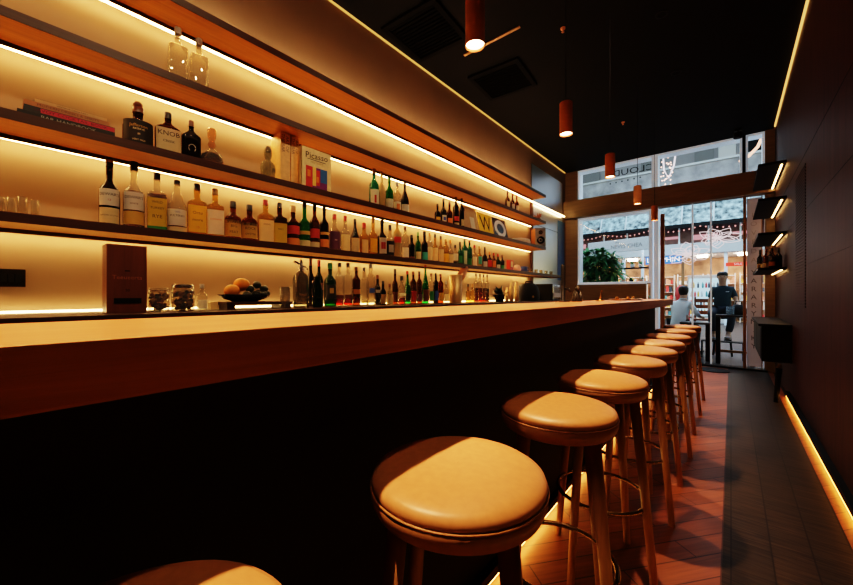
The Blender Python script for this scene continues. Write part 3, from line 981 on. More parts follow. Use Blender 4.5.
# stacked books
y0, y1 = Yat(17, -2.33), Yat(115, -2.33)
zz = Z3
bk = [('book', 0.028, 0.00, 0.0, (0.010, 0.010, 0.010), 'BAR HANDBOOK', (0.30, .30, .26), 'black book at the bottom of the stack of lying books'),
      ('book', 0.026, 0.06, 0.0, (0.02, 0.02, 0.02), 'SAVOY COCKTAIL BOOK', (0.75, .04, .08), 'black book with red spine lettering in the lying stack'),
      ('book', 0.020, 0.06, -0.02, (0.45, 0.17, 0.06), 'MODERN DRINKS & SPIRITS', (0.12, .05, .03), 'tan book near the top of the lying stack'),
      ('book', 0.013, 0.16, -0.03, (0.55, 0.32, 0.15), 'VINTAGE COCKTAILS', (0.1, .03, .03), 'thin pale book topmost of the lying stack')]
for k, (nm, th, a, bb, c, s, tc, lab) in enumerate(bk):
    ya = y0 + a * (y1 - y0); yb = y1 + bb
    root = empty(nm, (-2.33, (ya + yb) / 2, zz), lab, 'book', 0, 'books lying in a stack')
    L = (yb - ya) / 2
    cm = plain('book_cover_%d' % k, c, 0.5)
    b = MB()
    b.box(-.20, 0, -L, L, 0, .003, cm); b.box(-.20, 0, -L, L, th - .003, th, cm); b.box(-.004, 0, -L, L, .003, th - .003, cm)
    im = plain('book_ink_%d' % k, tc, 0.5)
    if k == 1:
        b.box(0, .0004, -L + .05, L - .002, .004, th - .003, plain('book_red', (.55, .02, .05), .5))
        im = plain('book_ink_dark', (.05, .0, .01), .5)
    b.text(s, th * .72, im, lambda u, v: (0.0009, u * 1.15, th / 2 + v))
    b.build('cover', root)
    b = MB(); b.box(-.196, -.005, -L + .003, L - .003, .003, th - .003, plain('pages', (.62, .5, .34), .8)); b.build('pages', root)
    zz += th + .0005

# upright books and picture book
for k, (pa, pb, top) in enumerate([(280.5, 290.5, 129), (291, 299.5, 132)]):
    X = -2.41
    ya, yb = Yat(pa, X), Yat(pb, X)
    D = Dat((pa + pb) / 2, X)
    h = min(Zat(top, D), SHELF_B[2] - .004) - Z3
    root = empty('book', (X, (ya + yb) / 2, Z3), 'tall buff book standing upright, %s of two beside picture book' % ('left' if k == 0 else 'right'), 'book', 0, 'books standing upright')
    w = (yb - ya) / 2 - .001
    cm = plain('buff_cover', (.72, .44, .19), .6)
    b = MB(); b.box(-.006, 0, -w, w, 0, h, cm, .002); b.box(-.14, -.006, -w, -w + .003, 0, h, cm); b.box(-.14, -.006, w - .003, w, 0, h, cm)
    ink = plain('book_ink_dark2', (.12, .06, .03), .5)
    b.text('ART OF', w * .9, ink, lambda u, v: (.0008, v + w * .35, h * .80 - u))
    b.text('THE BAR', w * .9, ink, lambda u, v: (.0008, v - w * .5, h * .80 - u))
    b.build('cover', root)
    b = MB(); b.box(-.138, -.007, -w + .003, w - .003, .003, h - .004, plain('pages', (.62, .5, .34), .8)); b.build('pages', root)
X = -2.34
ya, yb = Yat(301.5, X), Yat(331, X)
h = Zat(150, Dat(316, X)) - Z3
root = empty('picture_book', (X, (ya + yb) / 2, Z3), 'cream art book facing out with a red, yellow and blue cover picture', 'book')
w = (yb - ya) / 2
cream = plain('cream_cover', (.74, .58, .30), .55, trans=.0)
b = MB(); b.box(-.004, 0, -w, w, 0, h, cream); b.box(-.04, -.036, -w, w, 0, h, cream); b.box(-.04, 0, -w, -w + .003, 0, h, cream)
b.text('Picasso', h * .21, M_BLACK, lambda u, v: (.0012, u * 1.05, h * .83 + v + u * .06))
b.box(0, .0008, -w * .62, w * .62, h * .725, h * .738, M_BLACK)
b.text('HISTORY', h * .085, plain('book_gold_ink', (.45, .26, .08), .5), lambda u, v: (.0012, u, h * .67 + v))
cs = {'r': (.55, .03, .02), 'o': (.75, .22, .02), 'y': (.85, .55, .12), 'b': (.03, .12, .35), 'p': (.16, .02, .16)}
cs = {q: plain('cover_block_' + q, v, .5) for q, v in cs.items()}
b.box(0, .0006, -w * .72, w * .72, h * .04, h * .56, cs['p'])
b.box(.0006, .0010, -w * .72, -w * .30, h * .04, h * .56, cs['r'])
b.box(.0006, .0010, -w * .28, -w * .05, h * .10, h * .56, cs['y'])
b.box(.0006, .0010, -w * .04, w * .20, h * .12, h * .50, cs['r'])
b.box(.0010, .0014, -w * .62, -w * .42, h * .30, h * .46, cs['o'])
b.box(.0010, .0014, -w * .02, w * .14, h * .20, h * .34, cs['o'])
b.box(.0006, .0010, w * .26, w * .72, h * .22, h * .56, cs['b'])
b.build('cover', root)
b = MB(); b.box(-.036, -.004, -w + .004, w - .003, .003, h - .003, plain('pages', (.62, .5, .34), .8)); b.build('pages', root)

# record sleeves leaning on the wall
def sleeve(pa, pb, top, m, label, art):
    X = -2.40
    ya, yb = Yat(pa, X), Yat(pb, X)
    h = Zat(top, Dat((pa + pb) / 2, X)) - Z3
    b = MB()
    w = (yb - ya) / 2
    b.box(-.004, 0, -w, w, 0, h, m)
    art(b, w, h)
    o = b.build('record_sleeve')
    o.location = (X, (ya + yb) / 2, Z3 + .002)
    o.rotation_euler = (0, -R(12), 0)
    tag(o, label, 'record sleeve', 'record sleeves leaning on the wall')


def art1(b, w, h):
    b.box(0, .001, -w * .05, w * .55, h * .12, h * .6, paper('white'))
    b.box(0, .001, -w * .9, -w * .55, h * .78, h * .92, capm('brown'))


def art2(b, w, h):
    b.text('W', h * .95, M_BLACK, lambda u, v: (.0012, u * .95, h * .5 + v * 1.05))


def art3(b, w, h):
    i = b.mi(M_WHITE)
    n = 32
    ro, ri = h * .42, h * .25
    vs = [[b.bm.verts.new((.0014, math.cos(2 * math.pi * k / n) * q * w / h * 2, h * .5 + math.sin(2 * math.pi * k / n) * q)) for k in range(n)] for q in (ro, ri)]
    for k in range(n):
        b.face([vs[0][k], vs[0][(k + 1) % n], vs[1][(k + 1) % n], vs[1][k]], i)


sleeve(465, 479.5, 206, plain('tan_sleeve', (.55, .36, .2), .5), 'tan record sleeve with a small white picture, leftmost of three', art1)
sleeve(480.5, 494.5, 213, plain('yellow_sleeve', (.80, .52, .03), .5), 'yellow record sleeve with a large black letter', art2)
sleeve(495.5, 508.5, 218, M_BLACKG, 'black record sleeve with a white ring, rightmost of three', art3)

# white bowls and loudspeaker at the shelf end
Y = Yat(513, -2.41)
b = MB(); b.lathe([(.05, 0), (.11, .03), (.13, .055), (.125, .055), (.10, .03), (.001, .012)], M_WHITE, seg=24, caps=False)
o = b.build('bowl'); o.location = (-2.41, Yat(518, -2.41), Z3); tag(o, 'white shallow bowl on the shelf beside the loudspeaker', 'bowl')
b = MB(); b.lathe([(.05, 0), (.07, .03), (.06, .075), (.03, .09), (.001, .092)], M_WHITE, seg=20, caps=False)
o = b.build('sugar_pot'); o.location = (-2.40, Yat(526, -2.40) , Z3); tag(o, 'small white lidded pot next to the loudspeaker', 'pot')
ya, yb = Yat(535, -2.40), Yat(545, -2.40)
root = empty('loudspeaker', (-2.41, Yat(538.5, -2.41), Z3), 'bookshelf loudspeaker with wooden sides at the shelf end', 'loudspeaker', R(-50))
b = MB(); b.box(-.12, .10, -.085, .085, 0, .31, wood('speaker_wood', (.25, .09, .035), (.36, .14, .055), .4, (20, 20, 2)), .004); b.build('cabinet', root)
b = MB(); b.box(.10, .108, -.083, .083, .002, .308, plain('speaker_front', (.26, .28, .32), .4), .002); b.build('front_baffle', root)
for r_, z_ in ((.062, .11), (.032, .235)):
    b = MB(); b.lathe([(r_, 0), (r_, .006), (r_ * .9, .006), (r_ * .35, -.002), (r_ * .3, .006), (.001, .010)], M_BLACKG, seg=24, caps=False, mat=Matrix.Translation((.108, 0, z_)) @ Matrix.Rotation(R(90), 4, 'Y'))
    b.build('driver', root)

# small things at the far end of the shelves
def at_shelf(px, X=-2.41):
    return Yat(px, X)


b = MB()
b.box(-.03, .03, -.05, .05, 0, .15, plain('tin_red', (.55, .05, .03), .4), .004)
b.box(.03, .031, -.03, .03, .05, .13, paper('cream'))
o = b.build('tin_box'); o.location = (-2.41, at_shelf(510), Z4); tag(o, 'red tin with cream label near the end of the lowest shelf', 'tin')
b = MB(); b.lathe([(.03, 0), (.055, .01), (.06, .04), (.04, .085), (.015, .10), (.001, .102)], plain('pink_white', (.75, .5, .45), .6), seg=16, caps=False)
o = b.build('sugar_bowl'); o.location = (-2.41, at_shelf(517), Z4); tag(o, 'small pinkish white lidded bowl beside the red tin', 'bowl')
b = MB(); b.lathe([(.04, 0), (.05, .005), (.055, .085), (.05, .085), (.045, .01), (.001, .008)], plain('blue_mug', (.03, .08, .35), .3), seg=20, caps=False)
b.tube([(.05, 0.0, .07), (.085, 0, .06), (.085, 0, .03), (.05, 0, .02)], .006, plain('blue_mug', (.03, .08, .35), .3), 6)
o = b.build('mug'); o.location = (-2.41, at_shelf(524), Z4); tag(o, 'dark blue mug near the end of the lowest shelf', 'mug')
for k, px in enumerate((531, 536, 541, 546, 551)):
    glass_tumbler(-2.40, at_shelf(px, -2.40), Z4, .065, .028, 'small clear glass, %s of five at the window end of lowest shelf' % ORD[k], 'glasses at the end of the lowest shelf', tint=M_CLEAR)
# dried bloom on third shelf
rnd = random.Random(2)
b = MB()
mt = plain('dried_flower', (.35, .13, .05), .7)
for k in range(26):
    a = rnd.uniform(0, 6.28); e = rnd.uniform(.3, 1.3); L = rnd.uniform(.06, .13)
    d = Vector((math.cos(a) * math.cos(e), math.sin(a) * math.cos(e), math.sin(e)))
    b.tube([(0, 0, .03), tuple(d * L * .6 + Vector((0, 0, .03))), tuple(d * L + Vector((0, 0, .02)))], .010, mt, 5, r1=.002)
b.lathe([(.03, 0), (.05, .02), (.03, .05), (.001, .05)], capm('brown'), seg=14, caps=False)
o = b.build('dried_flower'); o.location = (-2.38, Yat(538, -2.38), Z2); tag(o, 'dried brown bloom at the window end of third shelf', 'dried flower')

# light switch plate
ya, yb = Yat(-4, XW), Yat(25.5, XW)
D = Dat(12, XW)
root = empty('switch_plate', (XW, (ya + yb) / 2, Zat(278, D)), 'black switch plate on the wall below the lowest shelf', 'switch')
w = (yb - ya) / 2
b = MB(); b.box(0.001, .012, -w, w, -.042, .042, M_BLACKG, .002); b.build('plate', root)
for k in range(3):
    b = MB(); b.box(.012, .015, -w * .7 + k * w * .5, -w * .7 + k * w * .5 + w * .4, -.02, .02, M_BLACK, .001); b.build('rocker', root)

# tall reddish box
X = -2.27
ya, yb = Yat(106.5, X), Yat(147, X)
h = Zat(245, Dat(126, X)) - ZBC
w = (yb - ya) / 2
mw = wood('gift_box_wood', (.13, .034, .016), (.19, .055, .026), .45, (20, 20, 1.5))
root = empty('wooden_case', (X, (ya + yb) / 2, ZBC), 'tall reddish brown bottle case with faint lettering and black plate', 'case')
b = MB(); b.box(-.11, -.012, -w, w, 0, h, mw, .002); b.build('case_body', root)
b = MB(); b.box(-.012, 0, -w, w, 0, h, mw, .002)
gi = plain('case_ink', (.42, .16, .08), .5)
b.text('Teeueerta', w * .36, gi, lambda u, v: (.0012, u, h * .52 + v))
b.text('20', w * .22, M_BLACK, lambda u, v: (.0012, u, h * .33 + v))
b.box(0, .001, -w * .12, w * .12, h * .61, h * .625, M_BLACK)
b.build('case_front', root)
b = MB(); b.box(0, .003, -w * .66, w * .70, h * .14, h * .215, M_BLACK); b.build('name_plate', root)

# dried fruit jars
mj = [plain('dried_fruit_a', (.10, .035, .012), .6), plain('dried_fruit_b', (.28, .09, .025), .6), plain('dried_fruit_c', (.03, .016, .010), .6), plain('dried_fruit_d', (.35, .17, .05), .6)]


def jar(px, wpx, top, X, label, seed, clip):
    Y, h, r = place(px, wpx, top, X, ZBC)
    root = empty('storage_jar', (X, Y, ZBC), label, 'jar', 0, 'jars on the back counter')
    b = MB(); b.lathe([(r * .9, 0), (r, .01), (r, h * .78), (r * .86, h * .86), (r * .9, h * .90)], M_CLEAR, seg=28); b.build('glass_body', root)
    rnd = random.Random(seed)
    b = MB()
    for k in range(70):
        a = rnd.uniform(0, 6.28); q = r * .78 * math.sqrt(rnd.random()); z = rnd.uniform(.012, h * .72)
        mt = Matrix.Translation((q * math.cos(a), q * math.sin(a), z)) @ Matrix.Rotation(rnd.uniform(0, 3), 4, 'X') @ Matrix.Rotation(rnd.uniform(0, 3), 4, 'Y')
        b.lathe([(.001, -.004), (r * .2, -.003), (r * .22, .003), (.001, .005)], rnd.choice(mj), seg=8, caps=False, mat=mt)
    o = b.build('dried_fruit', root); o['kind'] = 'stuff'
    b = MB(); b.lathe([(r * .92, h * .90), (r * .95, h * .92), (r * .92, h), (r * .3, h * 1.0), (.001, h)], M_CLEAR if clip else M_STEEL, seg=28, caps=False)
    b.build('lid', root)
    b = MB()
    b.tube([(r * .93 * math.cos(a), r * .93 * math.sin(a), h * .89) for a in [2 * math.pi * k / 28 for k in range(28)]], .0025, M_STEEL, 6, closed=True)
    if clip:
        b.tube([(r * .95, -.012, h * .95), (r * 1.1, -.012, h * .8), (r * 1.08, .012, h * .7), (r * .95, .012, h * .89)], .002, M_STEEL, 6)
    b.build('wire_clip', root)


jar(159, 22, 288, -2.33, 'clip-top glass jar of dried fruit beside the reddish case', 1, True)
jar(183, 24, 284.5, -2.31, 'wider glass jar of dried fruit with a metal lid', 2, False)
Y, h, r = place(202, 11, 284, -2.34, ZBC)
bottle(-2.34, Y, ZBC, h, r, 'squat', 'clear', 'grey', [(0.05, .4, 'white', 60)], 'small clear bottle with white label right of the jars', 'bottles on the back counter', seg=20)
b = MB(); b.box(-.05, .05, -.035, .035, 0, .045, paper('cream'), .004); o = b.build('paper_box'); o.location = (-2.40, Yat(213.5, -2.40), ZBC); tag(o, 'small cream box between clear bottle and fruit stand', 'box')

# fruit stand with bowl
X = -2.32
ya, yb = Yat(220, X), Yat(285, X)
yc = (ya + yb) / 2; w = (yb - ya) / 2
root = empty('serving_stand', (X, yc, ZBC), 'low dark wooden stand carrying the black fruit bowl', 'stand')
b = MB(); b.box(-.10, .10, -w, w, .028, .046, M_SHELFEDGE, .003); b.build('board', root)
for s in (-1, 1):
    b = MB(); b.box(-.09, .09, s * w * .86 - .022, s * w * .86 + .022, 0, .028, M_SHELFEDGE); b.build('foot', root)
zb = ZBC + .046
yc = Yat(245, X)
r = (Yat(275, X) - Yat(215, X)) / 2 * .86
b = MB(); b.lathe([(r * .45, 0), (r * .8, .018), (r, .045), (r * .97, .045), (r * .78, .024), (r * .4, .008), (.001, .008)], M_BLACKG, seg=32, caps=False, ry=1.0, rx=.62)
o = b.build('fruit_bowl'); o.location = (X, yc, zb); tag(o, 'wide shallow black bowl holding oranges and dark fruit', 'bowl')
mo = plain('orange_peel', (.80, .27, .02), .45, var=.1, scale=80)


def fruit(px, py, X, rad, m, label, name='orange', cat='orange', group='oranges in the black bowl', sq=.9):
    b = MB()
    b.lathe([(.001, -rad * sq)] + [(rad * math.cos(a), rad * sq * math.sin(a)) for a in [R(-75 + 15 * j) for j in range(11)]] + [(.001, rad * sq * .93)], m, seg=20, caps=False)
    if cat == 'orange':
        b.lathe([(.004, rad * sq * .9), (.003, rad * sq * .98), (.001, rad * sq)], capm('green'), seg=6, caps=False)
    o = b.build(name); D = Dat(px, X); o.location = (X, Yat(px, X), Zat(py, D)); tag(o, label, cat, group)


fruit(232, 291, -2.30, .044, mo, 'orange at the front left of the black bowl')
fruit(241.5, 284.5, -2.36, .046, mo, 'orange on top behind in the black bowl')
md = plain('dark_plum', (.018, .022, .012), .35)
rnd = random.Random(4)
k = 0
for (px, py) in [(250, 289), (257, 285), (264, 289), (252, 294), (259, 293), (266, 294), (247, 295), (256, 294.5), (263, 294.5)]:
    fruit(px, py, -2.32 + rnd.uniform(-.035, .035), .027, md, 'small dark green fruit heaped right of the oranges in the bowl', 'lime', 'fruit', 'dark fruit in the black bowl', .95)
Y, h, r = place(282, 11, 287, -2.25, ZBC)
glass_tumbler(-2.21, Y, ZBC, h, r, 'clear glass tumbler between fruit stand and soda siphon', None)

# soda siphon
X = -2.30
Y, h, r = place(301, 16.5, 259.5, X, ZBC)
root = empty('soda_siphon', (X, Y, ZBC), 'grey glass soda siphon with metal tap head', 'soda siphon')
b = MB(); b.lathe([(r * .92, 0), (r, .015), (r, h * .58), (r * .85, h * .67), (r * .4, h * .74), (r * .3, h * .76)], glass('siphon_glass', (.36, .34, .27), body=.2, gloss=.1), seg=28); b.build('glass_body', root)
b = MB(); b.lathe([(r * .34, h * .76), (r * .36, h * .82), (r * .26, h * .85), (r * .24, h * .94), (r * .12, h), (.001, h)], M_STEEL, seg=18, caps=False)
b.tube([(0, 0, h * .87), (0, -r * .55, h * .93), (0, -r * .95, h * .95)], .0075, M_STEEL, 8)
b.tube([(0, 0, h * .86), (0, r * .5, h * .86), (0, r * .95, h * .80)], .0065, M_STEEL, 8); b.build('tap_head', root)
# green jug
X = -2.24
Y, h, r = place(317.5, 10.5, 276.5, X, ZBC)
root = empty('glass_jug', (X, Y, ZBC), 'small dark green glass jug in front of tall dark bottles', 'jug')
b = MB(); b.lathe([(r * .8, 0), (r, .02), (r, h * .55), (r * .6, h * .8), (r * .62, h)], GL['darkgreen'], seg=22); b.build('glass_body', root)
b = MB(); b.tube([(0, -r * .6, h * .88), (0, -r * 1.25, h * .8), (0, -r * 1.3, h * .5), (0, -r * .95, h * .3)], .004, M_STEEL, 8); b.build('handle', root)

# gold bucket with copper shaker leaning out
X = -2.32
Y, h, r = place(455.5, 13, 275, X, ZBC)
mg = plain('brushed_gold', (.72, .44, .20), .45, metal=.6, var=.06, scale=12)
b = MB(); b.lathe([(r, 0), (r, h), (r * .94, h), (r * .94, .01), (.001, .01)], mg, seg=28, caps=False)
o = b.build('ice_bucket'); o.location = (X, Y, ZBC); tag(o, 'tall brushed gold bucket on the back counter', 'bucket')
mc = plain('polished_copper', (.85, .36, .16), .35, metal=.5)
root = empty('cocktail_shaker', (X + .01, Y + .01, ZBC + h * .66), 'copper cocktail shaker leaning out of the gold bucket', 'shaker')
root.rotation_euler = (R(-42), 0, 0)
b = MB(); b.lathe([(.03, 0), (.038, .08), (.046, .12), (.050, .16)], mc, seg=20); b.build('cup', root)
b = MB(); b.lathe([(.050, .16), (.044, .20), (.030, .22), (.032, .26), (.026, .27), (.001, .27)], mc, seg=20, caps=False); b.build('lid', root)

# dark plant, gold tools, black bag, teal tin, steel machine
X = -2.32
rnd = random.Random(9)
root = empty('potted_plant', (X + .06, Yat(499.5, X + .06), ZBC), 'dark leafy potted plant right of the pourer bottles', 'plant')
b = MB(); b.lathe([(.05, 0), (.07, .09), (.065, .09), (.001, .08)], M_BLACK, seg=16, caps=False); b.build('pot', root)
b = MB(); mlf = plain('dark_leaf', (.012, .03, .012), .5)
for k in range(70):
    a = rnd.uniform(0, 6.28); e = rnd.uniform(-.1, 1.4); L = rnd.uniform(.08, .16)
    d = Vector((math.cos(a) * math.cos(e), math.sin(a) * math.cos(e), math.sin(e)))
    s = Vector((-math.sin(a), math.cos(a), 0)) * .022
    p0 = Vector((0, 0, .08)); p1 = p0 + d * L * .6; p2 = p0 + d * L - Vector((0, 0, .01))
    b.quad([p0, p1 - s, p2, p1 + s], mlf)
b.build('foliage', root)
Y = Yat(506, X)
for k, (px, hh, rr, dx) in enumerate([(507, .19, .030, 0), (511.5, .25, .034, .05), (516.5, .27, .036, .02)]):
    root = empty('cocktail_shaker', (X + dx, Yat(px, X + dx), ZBC), 'gold cocktail shaker left of the black bag, %s of three' % ORD[k], 'shaker', 0, 'gold shakers')
    b = MB(); b.lathe([(rr * .8, 0), (rr, hh * .7)], mg, seg=18); b.build('cup', root)
    b = MB(); b.lathe([(rr, hh * .7), (rr * .6, hh * .86), (rr * .5, hh), (.001, hh)], mg, seg=18, caps=False); b.build('lid', root)
X = -2.28
root = empty('black_bag', (X, Yat(528, X), ZBC), 'rounded black bag on the back counter', 'bag', R(-35))
b = MB()
b.lathe([(.16, 0), (.17, .04), (.165, .14), (.14, .215), (.09, .255), (.001, .265)], plain('bag_cloth', (.010, .010, .012), .6), seg=24, n=3.2, rx=.6, caps=False); b.build('bag_body', root)
b = MB(); b.tube([(.03, -.06, .245), (.02, -.05, .285), (.02, .05, .285), (.03, .06, .245)], .009, M_BLACK, 8); b.build('handle', root)
b = MB(); b.lathe([(.001, 0), (.018, .0), (.018, .003), (.001, .004)], paper('gold'), seg=16, caps=False, mat=Matrix.Translation((.102, .02, .06)) @ Matrix.Rotation(R(85), 4, 'Y')); b.build('badge', root)
b = MB(); b.box(-.06, .06, -.06, .06, 0, .13, plain('teal_tin', (.05, .16, .16), .35), .006); b.box(-.055, .055, -.055, .055, .13, .14, M_BLACK, .003)
o = b.build('tea_tin'); o.location = (-2.40, Yat(533.5, -2.40), ZBC); o.rotation_euler = (0, 0, R(-40)); tag(o, 'dark teal tin right of the black bag', 'tin')
X = -2.28
root = empty('coffee_grinder', (X, 5.68, ZBC), 'low steel appliance with dark side at the counter end', 'appliance', 0)
b = MB(); b.box(-.16, .16, -.12, .22, .01, .25, M_STEEL, .025); b.build('housing', root)
b = MB(); b.box(-.165, .165, -.15, -.12, 0, .26, M_BLACK, .006); b.build('side_panel', root)
b = MB(); b.box(.16, .175, -.10, .20, .05, .12, M_WHITE, .004); b.build('front_shelf', root)

# ------------------------------------------------------------------ things on the bar, far end
root = empty('beer_tap', (-0.98, Yat(563, -0.98), ZB), 'tall black tap column on the bar', 'tap')
b = MB(); b.lathe([(.05, 0), (.05, .008), (.015, .014), (.015, .15), (.015, .27), (.011, .285), (.001, .287)], M_BLACK, seg=18, caps=False); b.build('column', root)
b = MB(); b.tube([(0, 0, .10), (.05, -.02, .10), (.065, -.025, .07)], .007, M_BLACKG, 8); b.build('spout', root)
X = -0.93
Y = Yat(577, X)
root = empty('figurine', (X, Y, ZB), 'black seated animal figurine with bronze glints on the bar', 'figurine', R(-60))
b = MB()
fg = plain('figurine_black', (.010, .008, .007), .45)
b.lathe([(.04, 0), (.042, .02), (.036, .05), (.028, .075), (.02, .09), (.001, .095)], fg, seg=18, caps=False)
b.lathe([(.001, -.02), (.016, -.012), (.019, 0), (.015, .014), (.001, .022)], fg, c=(.016, 0, .10), seg=14, caps=False)
b.tube([(.025, 0, .10), (.048, 0, .092)], .010, fg, 8, r1=.006)
for s in (-1, 1):
    b.tube([(.010, s * .010, .112), (.004, s * .014, .135)], .005, fg, 6, r1=.001)
    b.tube([(.024, s * .018, .07), (.036, s * .018, .03), (.04, s * .018, 0.002)], .009, fg, 8)
b.build('body', root)
b = MB(); b.lathe([(.001, -.002), (.008, 0), (.001, .002)], M_BRASS, c=(.04, 0, .105), seg=8, caps=False); b.build('collar', root)
X = -0.86
root = empty('bronze_stand', (X, Yat(600, X), ZB), 'small bronze stand with slanted holder on the bar', 'stand', R(-20))
mbz = plain('bronze', (.55, .27, .09), .3, metal=.9)
b = MB(); b.lathe([(.035, 0), (.035, .006), (.006, .010), (.006, .02)], mbz, seg=18); b.build('base', root)
b = MB(); b.tube([(0, 0, .015), (0, .012, .05), (0, .02, .085)], .006, mbz, 8); b.lathe([(.001, -.006), (.014, 0), (.001, .008)], mbz, c=(0, .02, .085), seg=12, caps=False); b.build('holder', root)
X = -0.80
root = empty('serving_tray', (X, Yat(626, X), ZB), 'oval brass tray lying on the bar near its window end', 'tray')
b = MB(); b.lathe([(.10, 0), (.13, .004), (.15, .012), (.145, .014), (.12, .006), (.001, .005)], mbz, seg=32, ry=1.7, caps=False); b.build('dish', root)
for k, px in enumerate((617, 628, 633)):
    b = MB(); b.lathe([(.015, 0), (.02, .008), (.012, .02), (.014, .028), (.001, .03)], mbz, seg=14, caps=False)
    o = b.build('brass_pot'); o.location = (X, Yat(px, X), ZB + .006); tag(o, 'tiny brass pot on the oval tray, %s from left' % ORD[k], 'pot', 'brass pots on the tray')

# ------------------------------------------------------------------ right-hand wall fittings
rsl = ['lowest black shelf on the dark wall, holding bottles', 'third black shelf from the top on the dark wall', 'second black shelf from the top on the dark wall', 'topmost black shelf on the dark wall']
YA, YE = 6.02, 7.46
for k, zb in enumerate(SHELF_B):
    s = MB(); s.box(0.255, XR, YA, YE, zb, zb + .030, M_BLACK, .002)
    o = tag(s.build('wall_shelf'), rsl[k], 'shelf', 'black shelves on the dark wall')
    s = MB(); s.box(XR - .045, XR - .030, YA + .06, YE - .05, zb - .005, zb - .0005, emit('led_shelf_r', (1, .55, .2), 14)); tag(s.build('light_strip', o), 'warm light strip under the shelf')
zr = SHELF_B[0] + .030
rb = [(763.5, .034, .27, 'wine', 'black', 'black', [(0.1, .3, 'cream', 60)], 'black bottle with cream label, outermost on right wall shelf', .30, 6.6),
      (771, .034, .29, 'whisky', 'amber', 'brown', [(0.05, .25, 'cream', 60)], 'amber bottle with cream label on right wall shelf', .345, 6.35),
      (777, .026, .27, 'tall', 'amber', 'cork', [], 'slim amber bottle behind others on right wall shelf', .40, 6.6),
      (781, .034, .29, 'whisky', 'brown', 'cork', [(0.1, .28, 'orange', 60)], 'brown bottle with orange label on right wall shelf', .395, 6.25),
      (786, .034, .26, 'wine', 'black', 'black', [], 'black bottle closest to the dark wall', .455, 6.30)]
for (px, r, h, sh, gl, cap, labs, desc, X, Y) in rb:
    bottle(X, Y, zr, h, r, sh, gl, cap, labs, desc, 'bottles on the black wall shelf', rz=R(-100), seg=18)

# black cabinet on the right wall
root = empty('wall_cabinet', (0, 0, 0), 'black box cabinet hung on the dark wall by the window', 'cabinet')
b = MB(); b.box(0.262, XR, 5.52, 7.20, .42, .815, M_BLACK, .006); b.build('carcass', root)
b = MB(); b.box(0.235, XR, 5.50, 7.22, .815, .840, plain('cabinet_top', (.012, .012, .014), .5, spec=.2), .004); b.build('worktop', root)
b = MB(); b.box(0.256, .262, 5.56, 6.34, .45, .79, plain('cabinet_door', (.012, .014, .020), .5), .002); b.build('door', root)
b = MB(); b.box(0.256, .262, 6.38, 7.16, .45, .79, plain('cabinet_door', (.012, .014, .020), .5), .002); b.build('door', root)
# dark umbrella-like rod
root = empty('folded_umbrella', (0.372, 5.42, 0), 'dark folded umbrella with bronze tip leaning below the black cabinet', 'umbrella')
b = MB(); b.tube([(0, 0, .004), (.010, 0, .16), (.024, .0, .375)], .020, M_BLACK, 12, r1=.026); b.build('canopy', root)
b = MB(); b.tube([(.024, 0, .372), (.027, 0, .42)], .022, plain('umbrella_grip', (.18, .11, .07), .4), 12); b.build('grip', root)
# round mat by the door
X = -0.21
b = MB(); b.lathe([(.20, 0.001), (.20, .010), (.19, .013), (.001, .013)], M_BLACK, seg=36, caps=False)
o = b.build('floor_mat'); o.location = (X, 7.10, 0); tag(o, 'round black mat on the floor inside the door', 'mat')

# ------------------------------------------------------------------ ceiling fittings
mgr = plain('duct_grille', (.0045, .0045, .005), .85, spec=.06)


def cassette(px, py, label, rot):
    D = F * (ZC - EYE) / (VY - py); L = (px - CX) * D / F
    X = CS * L - SN * D; Y = SN * L + CS * D
    root = empty('ceiling_vent', (X, Y, ZC), label, 'ceiling vent', rot, 'ceiling vents')
    b = MB()
    for (a0, a1, c0, c1) in ((-.30, .30, -.30, -.25), (-.30, .30, .25, .30), (-.30, -.25, -.25, .25), (.25, .30, -.25, .25)):
        b.box(a0, a1, c0, c1, -.025, -.001, mgr, .004)
    b.build('frame', root)
    b = MB()
    for k in range(12):
        b.box(-.245, .245, -.24 + k * .041, -.24 + k * .041 + .015, -.018, -.002, plain('grille_slats', (.003, .003, .0035), .85, spec=.06))
    b.build('grille', root)


cassette(426, 32, 'square dark ceiling vent nearer the camera', R(4))
cassette(503, 80, 'square dark ceiling vent beyond the nearest pendant', R(4))
b = MB(); b.box(-2.12, -1.5, 3.11, 3.135, ZC - .012, ZC - .001, plain('brass_slot', (.40, .22, .10), .4, metal=.6)); tag(b.build('ceiling_slot'), 'thin brass slot line across the dark ceiling', 'ceiling slot')
for k, (px, py) in enumerate([(563, 28), (623, 122)]):
    D = F * (ZC - EYE) / (VY - py); L = (px - CX) * D / F
    b = MB(); b.lathe([(.025, 0), (.022, -.01), (.008, -.014), (.006, -.035), (.014, -.038), (.001, -.042)], M_COPPER, seg=14, caps=False)
    o = b.build('sprinkler'); o.location = (CS * L - SN * D, SN * L + CS * D, ZC - .001); tag(o, 'small copper sprinkler in the dark ceiling, %s' % ('nearer one' if k == 0 else 'farther one'), 'sprinkler')
root = empty('spotlight', (Xat(738, 7.2), 7.2, ZC), 'black ceiling spotlight in front of the upper window', 'spotlight')
b = MB(); b.lathe([(.05, -.001), (.05, -.02), (.015, -.02), (.015, -.05)], M_BLACK, seg=18); b.build('mount', root)
b = MB(); b.lathe([(.05, -.13), (.055, -.12), (.055, -.05), (.03, -.04)], M_BLACK, seg=18); b.build('lamp_head', root)

SPOT_W = 46
